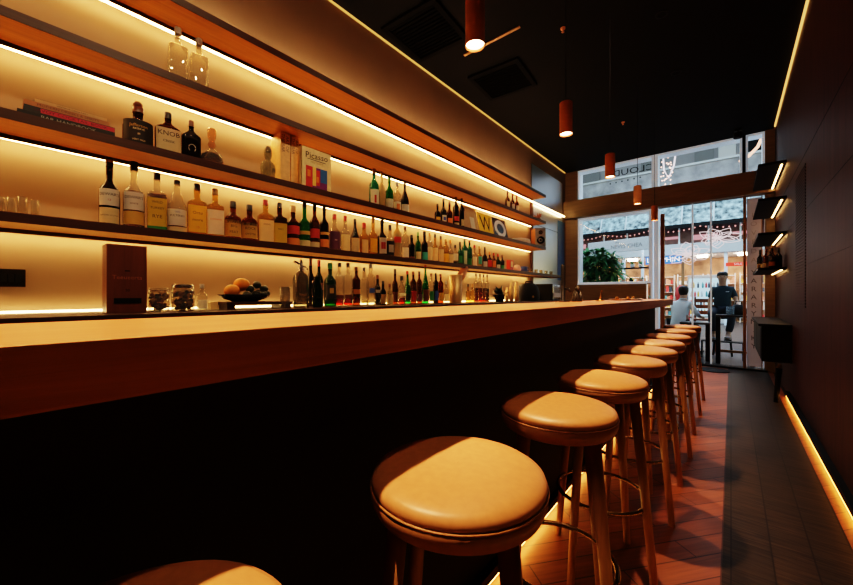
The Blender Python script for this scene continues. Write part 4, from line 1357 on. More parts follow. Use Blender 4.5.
# ------------------------------------------------------------------ the street outside
M_PAVE = wood('street_paving', (.014, .018, .026), (.032, .038, .052), .5, (4, 4, 4), planks=(.6, .9, .012, (.3, .3, .3)), bump=.02)
b = MB(); b.box(-9, 6, YF + .10, 24, -.08, -.01, M_PAVE); o = b.build('street_paving'); o['kind'] = 'structure'
YO = 18.0
M_CONC = plain('grey_render', (.40, .385, .40), .7, var=.35, scale=2.5)
M_CANOPY = plain('pale_canopy', (.36, .47, .55), .4, var=.95, scale=6)
M_SHOPW = emit('shop_glow', (1.0, .74, .55), 1.3)
M_PINK = emit('pink_glow', (1.0, .45, .48), .55)
bd = empty('shop_building', (0, YO, 0), 'grey building with lit shop front across the street', 'building')
b = MB(); b.box(-9, 5, 0, .5, 5.3, 6.45, M_CONC); b.box(-9, 5, -.06, 0, 6.38, 6.46, M_WHITE); b.box(-9, 5, -.08, 0, 5.26, 5.36, M_ALU); b.build('parapet', bd)
b = MB(); b.box(-9, 5, 1.4, 1.6, 6.0, 9.5, plain('grey_upper_wall', (.38, .37, .40), .7, var=.1, scale=1)); b.build('upper_wall', bd)
for k, (x0, x1, z0, z1, m) in enumerate([(-1.2, -.55, 6.4, 7.9, M_GREY), (-.4, .15, 6.4, 8.2, M_WHITE), (.35, 1.2, 6.4, 7.4, M_BLACK), (-3.2, -2.4, 6.3, 8.0, M_GREY), (-5.8, -5.0, 6.3, 8.0, M_GREY)]):
    b = MB(); b.box(x0, x1, 1.3, 1.4, z0, z1, m); b.build('window', bd)
b = MB()
i = b.mi(M_CANOPY)
b.quad([(-9, .1, 5.25), (5, .1, 5.25), (5, -.55, 3.95), (-9, -.55, 3.95)], M_CANOPY)
for k in range(14):
    x = -8.5 + k
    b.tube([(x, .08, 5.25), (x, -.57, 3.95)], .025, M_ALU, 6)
b.build('glass_canopy', bd)
b = MB(); b.box(-9, 5, -.62, -.50, 3.82, 3.96, M_BLACK); b.build('canopy_edge', bd)
b = MB(); b.box(-9, 5, .45, .5, 3.2, 5.3, plain('upper_interior', (.20, .13, .14), .8, var=.4, scale=2)); b.build('upper_interior', bd)
for k in range(6):
    x = -6.2 + k * 1.25
    b = MB(); b.box(x, x + .8, .38, .44, 3.42 + (k % 2) * .1, 3.62, M_PINK); b.build('lit_panel', bd)
for k in range(9):
    x = -6.4 + k * .95
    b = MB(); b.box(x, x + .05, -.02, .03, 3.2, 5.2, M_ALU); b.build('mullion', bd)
b = MB(); b.box(-9, 5, -.15, .2, 2.80, 3.24, plain('white_fascia', (.62, .64, .68), .5, var=.06, scale=1.5), .02); b.build('fascia', bd)
# shop interior
b = MB(); b.box(-9, 5, 3.0, 3.1, 0, 2.85, plain('shop_back_wall', (.50, .28, .17), .7, var=.7, scale=1.6)); b.box(-9, 5, .2, 3.0, 2.85, 2.9, M_WHITE); b.build('shop_interior', bd)
for k in range(6):
    x = -6.3 + k * 1.3
    b = MB(); b.box(x, x + .35, 1.0, 1.35, 2.76, 2.84, emit('shop_lamp', (1, .74, .5), 30)); b.build('ceiling_lamp', bd)
for k, x in enumerate((-5.1, -3.7, -2.55, -1.55, -.2, .62)):
    b = MB(); b.box(x, x + .10, -.05, .06, 0, 2.8, M_POST if k in (2, 3) else M_ALU); b.build('shop_post', bd)
# stocked shelf racks in the shop
rnd = random.Random(12)
pal = [(.75, .72, .70), (.65, .06, .06), (.10, .35, .42), (.85, .55, .12), (.06, .08, .12), (.60, .70, .75), (.75, .35, .25)]
pm = [plain('goods_%d' % k, c, .5) for k, c in enumerate(pal)]
for k in range(7):
    x0 = -6.2 + k * 1.08
    rk = empty('display_rack', (x0, YO + 2.0 + (k % 2) * .3, 0), 'white shop rack stocked with small goods, %s from the left across the street' % ORD[k], 'rack', 0, 'racks in the shop across the street')
    b = MB(); b.box(0, .03, 0, .4, 0, 2.1, M_WHITE); b.box(.92, .95, 0, .4, 0, 2.1, M_WHITE)
    for j in range(6):
        b.box(.03, .92, 0, .4, .2 + j * .36, .22 + j * .36, M_WHITE)
    b.build('rack_frame', rk)
    b = MB()
    for j in range(5):
        x = .05
        while x < .85:
            w = rnd.uniform(.05, .13)
            b.box(x, x + w - .01, .05, .25, .22 + j * .36, .22 + j * .36 + rnd.uniform(.12, .30), rnd.choice(pm))
            x += w
    o = b.build('goods', rk); o['kind'] = 'stuff'
# glowing fridge
fx = Xat(706, 19)
root = empty('display_fridge', (fx, 19.0, 0), 'white lit display fridge inside the shop across the street', 'fridge')
b = MB(); b.box(-.62, .62, 0, .5, 0, 2.0, M_WHITE, .02); b.build('cabinet', root)
b = MB(); b.box(-.56, .56, -.02, 0, .3, 1.85, emit('fridge_glow', (.62, .88, 1.0), .85)); b.build('lit_front', root)
b = MB()
for j in range(4):
    x = -.5
    while x < .48:
        b.lathe([(.03, 0), (.035, .02), (.035, .16), (.015, .2), (.015, .24)], rnd.choice(pm), c=(x, -.08, .35 + j * .37), seg=8)
        x += rnd.uniform(.09, .16)
    b.box(-.55, .55, -.12, -.02, .335 + j * .37, .35 + j * .37, M_ALU)
o = b.build('bottles', root); o['kind'] = 'stuff'
# blue sign and white sign
bx = Xat(663, 17.6)
b = MB(); b.box(-.62, .62, 0, .08, -.16, .16, emit('sign_blue', (.10, .28, .80), .8)); b.text('LUMPHIN', .26, emit('sign_white', (.85, .92, 1), 2.0), lambda u, v: (u * 1.05, -.004, v))
o = b.build('shop_sign'); o.location = (bx, 17.6, Zat(260, depth(bx, 17.6))); tag(o, 'blue lit shop sign with white letters across the street', 'sign')
wx = Xat(617, 13.0)
b = MB(); b.box(-.98, .98, 0, .06, -.20, .20, plain('white_signboard', (.66, .65, .68), .5), .01); b.text('NEWS CHEA', .17, M_GREY, lambda u, v: (.28 + u, -.004, v - .03)); b.text('the', .10, M_GREY, lambda u, v: (.0 + u, -.004, v + .11))
o = b.build('shop_sign'); o.location = (wx, 13.0, Zat(246, depth(wx, 13.0))); o.rotation_euler = (0, 0, R(-12)); tag(o, 'pale signboard with grey letters above the leafy plant', 'sign')
# post carrying the signboard
b = MB(); b.tube([(wx + .7, 13.15, 0), (wx + .7, 13.15, 3.0)], .04, M_ALU, 10); tag(b.build('sign_post'), 'pale post behind the signboard with grey letters', 'post')
# red sign at right
rx = Xat(738, 17.7)
b = MB(); b.box(-.35, .35, 0, .06, -.07, .07, emit('sign_red', (.9, .08, .05), 1.0)); b.text('SALE', .11, M_WHITE, lambda u, v: (u, -.004, v))
o = b.build('shop_sign'); o.location = (rx, 17.7, Zat(264, depth(rx, 17.7))); tag(o, 'small red lit shop sign above the racks', 'sign')
# red display stand behind the white-shirted guest
qx = Xat(681, 13.5)
b = MB(); b.box(-.22, .22, -.15, .15, 0, 1.0, pm[1], .03); b.lathe([(.10, 1.0), (.16, 1.15), (.14, 1.35), (.05, 1.45), (.001, 1.46)], pm[1], seg=20, caps=False)
o = b.build('display_stand'); o.location = (qx, 13.5, 0); tag(o, 'red display stand in the street behind the seated guest', 'display stand')

# balcony neon figure: string of lights
b = MB()
nl = emit('string_light', (1.0, .55, .42), 3)
nx = Xat(667, 16.5); nD = depth(nx, 16.5)
rnd = random.Random(6)
for k in range(26):
    px = 664 + rnd.uniform(-3, 9); py = 172 + rnd.uniform(-17, 14)
    b.lathe([(.001, -.03), (.03, 0), (.001, .03)], nl, c=(Xat(px, 16.5) - nx, 0, Zat(py, nD) - Zat(172, nD)), seg=6, caps=False)
pts = [(-.12, 0, .55), (-.10, 0, .1), (.05, 0, -.25), (.22, 0, .2), (.28, 0, .7)]
b.tube(pts, .03, emit('neon_white', (1.0, .85, .92), 1.1), 6)
o = b.build('light_string'); o.location = (nx, 16.5, Zat(172, nD)); tag(o, 'white and red decorative lights hung outside the upper window', 'lights')
b = MB(); px0 = Xat(753, 16.5)
b.tube([(-.35, 0, -.15), (-.1, 0, .0), (.12, 0, .25), (.25, 0, .6)], .05, emit('neon_orange', (1, .50, .32), 1.8), 6)
o = b.build('light_string'); o.location = (px0, 16.5, Zat(155, depth(px0, 16.5))); tag(o, 'orange curved light tube seen through the narrow upper window', 'lights')

b = MB()
for k in range(40):
    x = -6.0 + k * .17
    b.lathe([(.001, -.035), (.03, 0), (.001, .035)], emit('pink_bulb', (1, .45, .40), 0.9), c=(x, 0, -.12 * math.sin(math.pi * (k % 10) / 10)), seg=6, caps=False)
o = b.build('light_string'); o.location = (0, YO - .68, 3.80); tag(o, 'string of pinkish bulbs hung along the canopy across the street', 'lights'); o['kind'] = 'thing'
# leafy plant and planter behind the low wall
rnd = random.Random(21)
pX = Xat(597, 8.2)
root = empty('potted_plant', (pX, 8.2, 0), 'tall green long-leaved plant outside the window by the sign', 'plant')
b = MB(); b.lathe([(.16, 0), (.2, .45), (.19, .45), (.001, .42)], M_GREY, seg=20, caps=False); b.build('pot', root)
b = MB(); b.tube([(0, 0, .4), (.02, .0, 1.0), (0, .02, 1.7)], .03, plain('bark', (.12, .08, .05), .8), 8); b.tube([(0, 0, .4), (.15, .05, 1.0), (.2, .0, 1.45)], .025, plain('bark', (.12, .08, .05), .8), 8); b.build('stem', root)
b = MB()
lm = [plain('leaf_%d' % k, c, .4, trans=.3) for k, c in enumerate([(.05, .26, .10), (.10, .42, .17), (.03, .15, .07), (.22, .52, .26)])]
for (cx, cy, cz, n) in ((0, .02, 1.72, 130), (.2, 0, 1.45, 110), (-.12, 0, 1.45, 110), (.05, 0, 2.0, 80), (.1, 0, 1.85, 80), (-.22, 0, 1.75, 70), (.32, 0, 1.6, 60), (-.2, 0, 2.0, 50), (.25, .02, 1.9, 50)):
    for k in range(n):
        a = rnd.uniform(0, 6.28); e = rnd.uniform(-.3, 1.3); L = rnd.uniform(.25, .46)
        m = rnd.choice(lm)
        d = Vector((math.cos(a) * math.cos(e), math.sin(a) * math.cos(e), math.sin(e)))
        s = Vector((-math.sin(a), math.cos(a), 0))
        p0 = Vector((cx, cy, cz)); prev = None
        ii = b.mi(m)
        pv = []
        for j in range(5):
            t = j / 4
            p = p0 + d * L * t + Vector((0, 0, -.22 * t * t * L / .4))
            w = .036 * (math.sin(math.pi * min(1, t * .85 + .12)))
            pv.append((b.bm.verts.new(p - s * w), b.bm.verts.new(p + s * w)))
        for q0, q1 in zip(pv, pv[1:]):
            b.face([q0[0], q0[1], q1[1], q1[0]], ii, True)
b.build('foliage', root)
root = empty('plant_rack', (Xat(632, 9.6), 9.6, 0), 'black metal rack outside the window with rows of small pots', 'rack')
b = MB()
for x in (-.55, .55):
    for y in (-.15, .15):
        b.box(x - .015, x + .015, y - .015, y + .015, 0, 1.85, M_BLACK)
for z in (.5, 1.0, 1.42, 1.78):
    b.box(-.56, .56, -.16, .16, z, z + .02, M_BLACK)
b.build('rack_frame', root)
for j, z in enumerate((1.02, 1.44, 1.80)):
    for k in range(5):
        x = -.38 + k * .19 + rnd.uniform(-.02, .02)
        c = empty('potted_plant', (Xat(632, 9.6) + x, 9.6, z + .001), 'small potted plant, %s from left on %s board of the black rack' % (ORD[k], ('lowest', 'middle', 'top')[j]), 'plant', 0, 'small pots on the black rack')
        q = MB(); q.lathe([(.035, 0), (.05, .08), (.045, .08), (.001, .07)], rnd.choice([M_WHITE, M_BLACK, pm[6]]), seg=10, caps=False); q.build('pot', c)
        q = MB()
        for n_ in range(14):
            a = rnd.uniform(0, 6.28); e = rnd.uniform(.2, 1.4); L = rnd.uniform(.06, .11)
            d = Vector((math.cos(a) * math.cos(e), math.sin(a) * math.cos(e), math.sin(e)))
            s = Vector((-math.sin(a), math.cos(a), 0)) * .02
            p0 = Vector((0, 0, .07))
            q.quad([p0, p0 + d * L * .6 - s, p0 + d * L, p0 + d * L * .6 + s], rnd.choice(lm))
        q.build('foliage', c)

# street furniture
tX0, tX1 = Xat(716, 8.05), 0.30
root = empty('cafe_table', ((tX0 + tX1) / 2, 8.05, 0), 'high dark street table in front of the seated man', 'table')
w = (tX1 - tX0) / 2
b = MB(); b.box(-w, w, -.2, .2, .79, .825, plain('dark_table', (.035, .028, .026), .35), .005); b.build('tabletop', root)
for s in (-1, 1):
    b = MB(); b.box(s * (w - .03) - .03, s * (w - .03) + .03, -.18, .18, 0, .79, M_BLACK, .004); b.build('leg', root)
b = MB(); b.box(-w + .06, w - .06, -.02, .02, .18, .22, M_POST); b.build('foot_rail', root)
uX = Xat(697, 8.2)
root = empty('cafe_table', (uX, 8.2, 0), 'low dark street table between guest in white and door', 'table')
b = MB(); b.box(-.24, .20, -.22, .22, .64, .672, plain('dark_table', (.035, .028, .026), .35), .005); b.build('tabletop', root)
for s in (-.2, .16):
    b = MB(); b.box(s - .03, s + .03, -.2, .2, 0, .64, M_BLACK, .004); b.build('leg', root)
cX = Xat(705, 9.7)
root = empty('wooden_chair', (cX, 9.7, 0), 'reddish wooden chair with slatted back in the street', 'chair')
mr = wood('chair_red_wood', (.24, .07, .03), (.36, .11, .05), .4, (15, 15, 2))
b = MB(); b.box(-.2, .2, -.2, .2, .62, .66, mr, .006); b.build('seat', root)
for sx in (-1, 1):
    for sy in (-1, 1):
        b = MB(); b.box(sx * .18 - .018, sx * .18 + .018, sy * .18 - .018, sy * .18 + .018, 0, 1.12 if sy > 0 else .62, mr); b.build('leg', root)
b = MB()
for k in range(3):
    b.box(-.17, .17, .17, .19, .74 + k * .13, .82 + k * .13, mr)
b.build('backrest', root)
# glasses and bag on the high table
for k, px in enumerate((728.5, 732.3)):
    glass_tumbler(Xat(px, 8.0), 8.0, .825, .14, .03, 'clear glass on the high street table, %s of two' % ('left' if k == 0 else 'right'), 'glasses on the street table', tint=glass('street_glass', (.75, .85, .9), body=.25))
root = empty('shoulder_bag', (Xat(738.5, 8.1), 8.1, .825), 'black bag on the high street table', 'bag')
b = MB(); b.lathe([(.10, 0), (.115, .03), (.11, .10), (.07, .17), (.001, .18)], plain('bag_cloth', (.010, .010, .012), .6), seg=20, n=3, rx=1.0, ry=.6, caps=False); b.build('bag_body', root)
b = MB(); b.tube([(-.05, 0, .16), (-.03, 0, .23), (.03, 0, .23), (.05, 0, .16)], .008, M_BLACK, 6); b.build('handle', root)


# ------------------------------------------------------------------ people
def skin(name, verts, edges, radii, mat, parent=None, sub=2, root=0, loc=None):
    me = bpy.data.meshes.new(name)
    me.from_pydata([Vector(v) for v in verts], edges, [])
    o = bpy.data.objects.new(name, me)
    COL.objects.link(o)
    md = o.modifiers.new('s', 'SKIN')
    md.use_smooth_shade = True
    sv = me.skin_vertices[0].data
    for k, r in enumerate(radii):
        sv[k].radius = r if isinstance(r, tuple) else (r, r)
        sv[k].use_root = (k == root)
    sd = o.modifiers.new('d', 'SUBSURF'); sd.levels = sub; sd.render_levels = sub
    bpy.context.view_layer.update()
    dg = bpy.context.evaluated_depsgraph_get()
    nm = bpy.data.meshes.new_from_object(o.evaluated_get(dg))
    bpy.data.objects.remove(o)
    nm.name = name
    nm.materials.clear(); nm.materials.append(mat)
    for p in nm.polygons:
        p.use_smooth = True
        p.material_index = 0
    r = bpy.data.objects.new(name, nm)
    COL.objects.link(r)
    if parent is not None:
        r.parent = parent
    return r


class SK:
    def __init__(self):
        self.v, self.e, self.r = [], [], []

    def add(self, p, r, par=None):
        self.v.append(p); self.r.append(r)
        if par is not None:
            self.e.append((par, len(self.v) - 1))
        return len(self.v) - 1

    def chain(self, pts, par):
        for (p, r) in pts:
            par = self.add(p, r, par)
        return par


def hand(S, par, base, d, side, n):
    """palm, four fingers and a thumb; d = finger direction, side = lateral, n = palm normal (fingers curl that way)"""
    base, d, side, n = Vector(base), Vector(d).normalized(), Vector(side).normalized(), Vector(n).normalized()
    palm = S.add(tuple(base + d * .045), (.034, .016), par)
    for k, L in enumerate((.062, .072, .068, .052)):
        o = side * (.027 - .018 * k)
        a = base + d * .085 + o
        i = S.add(tuple(a), .0095, palm)
        i = S.add(tuple(a + d * L * .5 + n * L * .15), .0088, i)
        S.add(tuple(a + d * L * .85 + n * L * .5), .0075, i)
    a = base + d * .03 + side * .034
    i = S.add(tuple(a), .011, palm)
    i = S.add(tuple(a + d * .03 + side * .018), .0100, i)
    S.add(tuple(a + d * .055 + side * .02 + n * .012), .0085, i)


M_SKIN = plain('skin', (.56, .32, .22), .5, var=.05)
M_HAIR = plain('black_hair', (.012, .009, .008), .5)


def face(root, hx, hy, hz, fwd, m=M_SKIN):
    """small facial features on a head centred at (hx, hy, hz) looking along fwd (-1 or 1 on y)"""
    b = MB()
    b.lathe([(.001, -.014), (.012, -.008), (.009, .006), (.001, .022)], m, c=(hx, hy + fwd * .088, hz - .012), seg=8, caps=False)
    b.build('nose', root)
    b = MB(); b.box(hx - .022, hx + .022, hy + fwd * .082 - .004, hy + fwd * .082 + .004, hz - .050, hz - .042, plain('lips', (.40, .14, .11), .5), .002); b.build('mouth', root)
    for s in (-1, 1):
        b = MB(); b.lathe([(.001, -.007), (.010, 0), (.001, .007)], M_HAIR, c=(hx + s * .031, hy + fwd * .078, hz + .008), seg=8, caps=False); b.build('eye', root)
        b = MB(); b.lathe([(.001, -.026), (.010, -.012), (.012, .012), (.001, .028)], m, c=(hx + s * .077, hy + fwd * .0, hz - .002), seg=8, caps=False); b.build('ear', root)


# --- man in dark polo shirt, half sitting on a high stool
mX, mY = Xat(722.5, 9.05), 9.05
man = empty('person', (mX, mY, 0), 'man in a dark polo shirt sitting behind the high street table', 'person')
SH_Z = .78     # seat height
S = SK()
pel = S.add((0, 0, SH_Z + .10), (.105, .085))
w_ = S.add((0, -.01, SH_Z + .28), (.105, .085), pel)
ch = S.add((0, 0, SH_Z + .44), (.125, .10), w_)
sh = S.add((0, .01, SH_Z + .53), (.085, .07), ch)
nk = S.add((0, .0, SH_Z + .60), .055, sh)
hd0 = S.add((0, -.015, SH_Z + .665), (.068, .075), nk)
hd1 = S.add((0, -.012, SH_Z + .735), (.080, .092), hd0)
hd2 = S.add((0, .0, SH_Z + .80), (.068, .082), hd1)
# arms: viewer-left hangs, viewer-right rests on the bag
a = S.chain([((-.140, .01, SH_Z + .50), .050), ((-.172, .0, SH_Z + .36), .042), ((-.190, -.01, SH_Z + .25), .037), ((-.195, -.05, SH_Z + .10), .031), ((-.195, -.08, SH_Z + .02), .024)], ch)
hand(S, a, (-.195, -.085, SH_Z + .01), (0.05, -.25, -.95), (.3, -.9, .2), (.9, .3, 0))
a = S.chain([((.140, .01, SH_Z + .50), .050), ((.175, -.01, SH_Z + .37), .042), ((.20, -.03, SH_Z + .27), .037), ((.225, -.16, SH_Z + .21), .031), ((.23, -.25, SH_Z + .19), .024)], ch)
hand(S, a, (.23, -.26, SH_Z + .188), (-.2, -.95, -.15), (-.95, .2, 0), (0, 0, -1))
# legs
a = S.chain([((-.09, -.05, SH_Z + .07), .070), ((-.14, -.26, SH_Z + .05), .075), ((-.15, -.42, SH_Z + .02), .058), ((-.14, -.40, SH_Z - .16), .052), ((-.13, -.36, SH_Z - .36), .038), ((-.13, -.44, SH_Z - .42), (.042, .028)), ((-.135, -.54, SH_Z - .435), (.038, .018))], pel)
a = S.chain([((.09, -.05, SH_Z + .07), .070), ((.13, -.26, SH_Z + .06), .075), ((.14, -.42, SH_Z + .04), .058), ((.12, -.44, SH_Z - .14), .052), ((.09, -.46, SH_Z - .33), .038), ((.08, -.53, SH_Z - .39), (.042, .028)), ((.075, -.63, SH_Z - .405), (.038, .018))], pel)
skin('body', S.v, S.e, S.r, M_SKIN, man, 2)
M_POLO = plain('navy_polo', (.012, .035, .050), .7)
S = SK()
pz = S.add((0, -.005, SH_Z - .01), (.160, .130))
p0 = S.add((0, -.005, SH_Z + .10), (.152, .125), pz)
p1 = S.add((0, -.01, SH_Z + .28), (.140, .112), p0)
p2 = S.add((0, 0, SH_Z + .44), (.135, .112), p1)
p3 = S.add((0, .01, SH_Z + .535), (.090, .078), p2)
S.add((0, .003, SH_Z + .585), .066, p3)
for s in (-1, 1):
    S.chain([((s * .140, .01, SH_Z + .50), .060), ((s * .170, 0, SH_Z + .385), .056), ((s * .185, -.005, SH_Z + .31), .055)], p2)
sh_ = skin('polo_shirt', S.v, S.e, S.r, M_POLO, man, 2)
b = MB(); b.box(.05, .10, -.124, -.117, SH_Z + .44, SH_Z + .452, M_WHITE); b.build('chest_mark', sh_)
S = SK()
p0 = S.add((0, .0, SH_Z + .10), (.148, .118))
for s, kx in ((-1, (-.14, -.15, -.14, -.13)), (1, (.13, .14, .12, .09))):
    dy = 0 if s < 0 else -.04
    S.chain([((s * .10, -.05, SH_Z + .07), .097), ((kx[0], -.26, SH_Z + .05), .087), ((kx[1], -.42, SH_Z + .03), .070), ((kx[2], -.40 + dy, SH_Z - .16), .064), ((kx[3], -.37 + dy * 2, SH_Z - .31), .056)], p0)
skin('trousers', S.v, S.e, S.r, plain('dark_jeans', (.014, .018, .030), .7), man, 2)
b = MB()
b.lathe([(.083, .025), (.088, .05), (.080, .085), (.050, .108), (.001, .113)], M_HAIR, c=(0, .008, SH_Z + .725), seg=20, ry=1.12, caps=False)
b.lathe([(.07, -.04), (.082, 0), (.083, .04)], M_HAIR, c=(0, .025, SH_Z + .725), seg=20, a0=R(20), a1=R(160), caps=False)
b.build('hair', man)
face(man, 0, -.012, SH_Z + .735, -1)
for (x, y, z) in ((-.133, -.46, SH_Z - .45), (.078, -.55, SH_Z - .42)):
    b = MB(); b.box(x - .045, x + .045, y - .14, y + .09, z - .012, z + .006, M_BLACK, .005)
    b.box(x - .046, x + .046, y - .07, y - .03, z + .0, z + .05, M_WHITE, .008); b.build('sandal', man)
# his stool
root = empty('high_stool', (mX, mY, 0), 'black high stool under the man in the polo shirt', 'stool')
b = MB(); b.lathe([(.17, SH_Z - .075), (.18, SH_Z - .06), (.175, SH_Z - .042), (.001, SH_Z - .035)], M_BLACK, seg=24, caps=False); b.build('seat', root)
for k in range(4):
    a_ = R(45 + 90 * k)
    b = MB(); b.tube([(.12 * math.cos(a_), .12 * math.sin(a_), SH_Z - .07), (.2 * math.cos(a_), .2 * math.sin(a_), 0)], .016, M_BLACK, 8); b.build('leg', root)
b = MB(); b.box(-.30, .30, -.62, -.40, SH_Z - .475, SH_Z - .462, M_BLACK); b.box(-.30, -.28, -.62, -.40, 0, SH_Z - .47, M_BLACK); b.box(.28, .30, -.62, -.40, 0, SH_Z - .47, M_BLACK); b.build('footrest', root)

# --- guest in white shirt, seen from behind, leaning to the table
gX, gY = Xat(679, 8.75), 8.75
gu = empty('person', (gX, gY, 0), 'guest in a loose white shirt seen from behind, seated at street table', 'person', R(-20))
S = SK()
Zs = .50
pel = S.add((0, 0, Zs + .10), (.14, .11))
w_ = S.add((0, .05, Zs + .28), (.12, .095), pel)
ch = S.add((.0, .10, Zs + .44), (.115, .10), w_)
sh = S.add((.0, .14, Zs + .54), (.08, .07), ch)
nk = S.add((.0, .16, Zs + .61), .05, sh)
h0 = S.add((0, .18, Zs + .68), (.068, .075), nk)
h1 = S.add((0, .19, Zs + .745), (.078, .09), h0)
S.add((0, .185, Zs + .81), (.066, .078), h1)
a = S.chain([((-.13, .12, Zs + .50), .048), ((-.165, .14, Zs + .36), .040), ((-.175, .17, Zs + .25), .036), ((-.12, .36, Zs + .23), .030), ((-.08, .44, Zs + .22), .024)], ch)
hand(S, a, (-.075, .45, Zs + .22), (.3, .9, -.1), (.9, -.3, 0), (0, 0, -1))
a = S.chain([((.13, .12, Zs + .50), .048), ((.185, .16, Zs + .38), .040), ((.225, .20, Zs + .29), .036), ((.23, .30, Zs + .24), .030), ((.22, .36, Zs + .23), .024)], ch)
hand(S, a, (.215, .37, Zs + .23), (-.1, .95, -.1), (-.95, -.1, 0), (0, 0, -1))
for s in (-1, 1):
    S.chain([((s * .10, .06, Zs + .07), .085), ((s * .13, .26, Zs + .05), .072), ((s * .14, .42, Zs + .0), .056), ((s * .14, .40, Zs - .2), .048), ((s * .14, .36, Zs - .42), .036), ((s * .14, .45, Zs - .465), (.04, .026)), ((s * .145, .55, Zs - .475), (.036, .02))], pel)
skin('body', S.v, S.e, S.r, M_SKIN, gu, 2)
S = SK()
p0 = S.add((0, -.02, Zs - .12), (.185, .15))
p1 = S.add((0, .0, Zs + .12), (.160, .14), p0)
p2 = S.add((0, .05, Zs + .28), (.135, .12), p1)
p3 = S.add((0, .10, Zs + .44), (.128, .115), p2)
p4 = S.add((0, .14, Zs + .545), (.088, .08), p3)
S.add((0, .155, Zs + .595), .06, p4)
S.chain([((-.13, .12, Zs + .50), .058), ((-.165, .14, Zs + .36), .053), ((-.175, .17, Zs + .25), .050), ((-.135, .32, Zs + .235), .044)], p3)
S.chain([((.13, .12, Zs + .50), .058), ((.185, .16, Zs + .38), .053), ((.225, .20, Zs + .29), .050), ((.23, .275, Zs + .25), .044)], p3)
skin('shirt', S.v, S.e, S.r, plain('white_linen', (.86, .90, .92), .8, var=.06, scale=8), gu, 2)
S = SK()
p0 = S.add((0, 0, Zs + .09), (.15, .12))
for s in (-1, 1):
    S.chain([((s * .10, .06, Zs + .07), .095), ((s * .13, .26, Zs + .05), .082), ((s * .14, .42, Zs + .0), .066), ((s * .14, .40, Zs - .2), .058), ((s * .14, .365, Zs - .38), .05)], p0)
skin('trousers', S.v, S.e, S.r, plain('black_trousers', (.012, .012, .014), .7), gu, 2)
b = MB()
b.lathe([(.055, -.095), (.078, -.05), (.088, 0), (.085, .05), (.055, .085), (.001, .098)], M_HAIR, c=(0, .170, Zs + .755), seg=20, ry=1.05, caps=False)
b.build('hair', gu)
face(gu, 0, .19, Zs + .745, 1)
for s in (-1, 1):
    b = MB(); b.box(s * .142 - .045, s * .142 + .045, .34, .60, Zs - .50, Zs - .46, M_BLACK, .012); b.build('shoe', gu)
root = empty('low_stool', (gX, gY, 0), 'low dark stool under the guest in white', 'stool')
b = MB(); b.box(-.18, .18, -.16, .16, Zs - .05, Zs - .01, M_BLACK, .006); b.build('seat', root)
for sx in (-1, 1):
    for sy in (-1, 1):
        b = MB(); b.box(sx * .15 - .02, sx * .15 + .02, sy * .13 - .02, sy * .13 + .02, 0, Zs - .05, M_BLACK); b.build('leg', root)

# ------------------------------------------------------------------ light from outside, world
wd = bpy.data.worlds.new('dusk'); scene.world = wd
wd.use_nodes = True
nt = wd.node_tree
bg = nt.nodes['Background']
sky = nt.nodes.new('ShaderNodeTexSky')
sky.sky_type = 'NISHITA'
sky.sun_elevation = R(8)
sky.sun_disc = False
nt.links.new(sky.outputs[0], bg.inputs[0])
bg.inputs[1].default_value = 0.30


def area(name, loc, rot, sx, sy, power, col):
    l = bpy.data.lights.new(name, 'AREA'); l.shape = 'RECTANGLE'; l.size = sx; l.size_y = sy; l.energy = power; l.color = col
    o = bpy.data.objects.new(name, l); COL.objects.link(o); o.location = loc; o.rotation_euler = rot
    return o


area('shop_light', (-2.0, YO + 1.4, 2.80), (0, 0, 0), 9, 1.6, 110, (1.0, .78, .66))
area('sky_fill', (-1.5, 12.5, 7.0), (0, 0, 0), 6, 5, 420, (.75, .88, 1.0))  # added overhead panel standing in for cool sky light

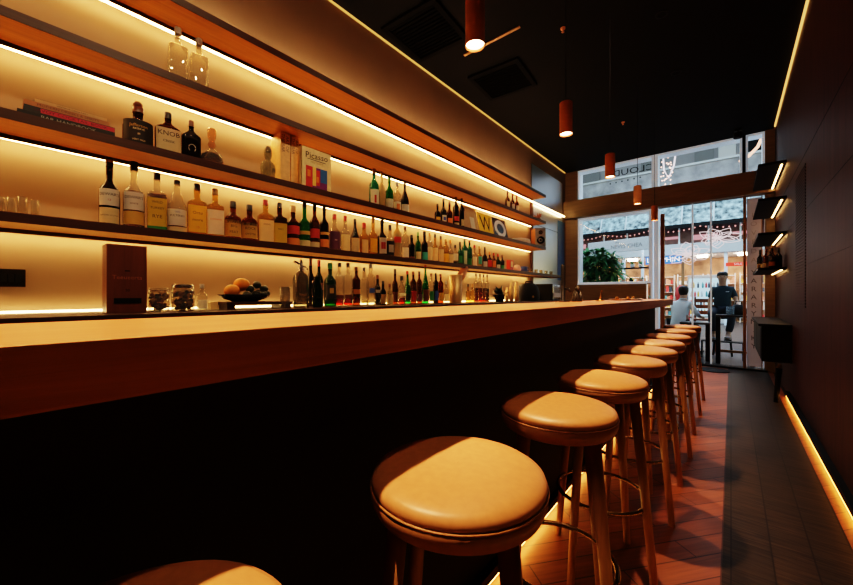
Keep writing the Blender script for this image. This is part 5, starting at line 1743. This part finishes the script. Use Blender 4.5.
for k, (Y, ty) in enumerate(((-.6, -.3), (.7, .8), (1.9, 2.1), (3.0, 3.6), (3.0, 5.2))):  # added spots, out of view, brightening the fronts of the bottles
    root = empty('shelf_fill_lamp', (-.45 + .12 * (k == 4), Y, ZC), 'added fill spotlight brightening the bottle shelves, %s along the room' % ORD[k], 'spotlight', 0, 'added fill spotlights')
    b = MB(); b.lathe([(.045, -.001), (.045, -.012), (.012, -.012), (.012, -.05)], M_BLACK, seg=16); b.build('mount', root)
    d = (Vector((-2.42, ty, 1.95)) - Vector((root.location.x, Y, ZC - .1))).normalized()
    q = d.to_track_quat('-Z', 'Y').to_matrix().to_4x4()
    b = MB(); b.lathe([(.04, -.05), (.04, .06), (.03, .07), (.001, .07)], M_BLACK, seg=18, caps=False, mat=Matrix.Translation((0, 0, -.11)) @ q); b.build('lamp_head', root)
    l = bpy.data.lights.new('shelf_fill_light', 'SPOT'); l.energy = SPOT_W; l.color = (1, .70, .42); l.spot_size = R(62); l.spot_blend = .8; l.shadow_soft_size = .05
    o = bpy.data.objects.new('shelf_fill_light', l); COL.objects.link(o); o.parent = root; o.location = Vector((0, 0, -.11)) + d * .055; o.rotation_euler = d.to_track_quat('-Z', 'Y').to_euler()

for k, Y in enumerate((-.6, .5, 1.6, 2.7, 3.8, 4.9)):  # added lamps that lift the shaded side of the seats
    root = empty('fill_lamp', (-.47, Y, ZC), 'added ceiling downlight over the stools, %s from the back wall' % ORD[k], 'fill_lamp', 0, 'added fill lamps')
    b = MB(); b.lathe([(.05, -.001), (.05, -.008), (.04, -.008), (.036, -.002)], M_BLACK, seg=20, caps=False); b.build('trim_ring', root)
    l = bpy.data.lights.new('seat_fill_light', 'SPOT'); l.energy = 40; l.color = (1, .55, .28); l.spot_size = R(36); l.spot_blend = .9; l.shadow_soft_size = .06
    o = bpy.data.objects.new('seat_fill_light', l); COL.objects.link(o); o.parent = root; o.location = (0, 0, -.012)

scene.cycles.use_denoising = True
scene.cycles.transparent_max_bounces = 32
scene.cycles.max_bounces = 10
scene.cycles.caustics_reflective = False
scene.cycles.caustics_refractive = False
scene.cycles.sample_clamp_indirect = 6.0
scene.view_settings.view_transform = 'Filmic'
scene.view_settings.look = 'High Contrast'
scene.view_settings.exposure = 0.5
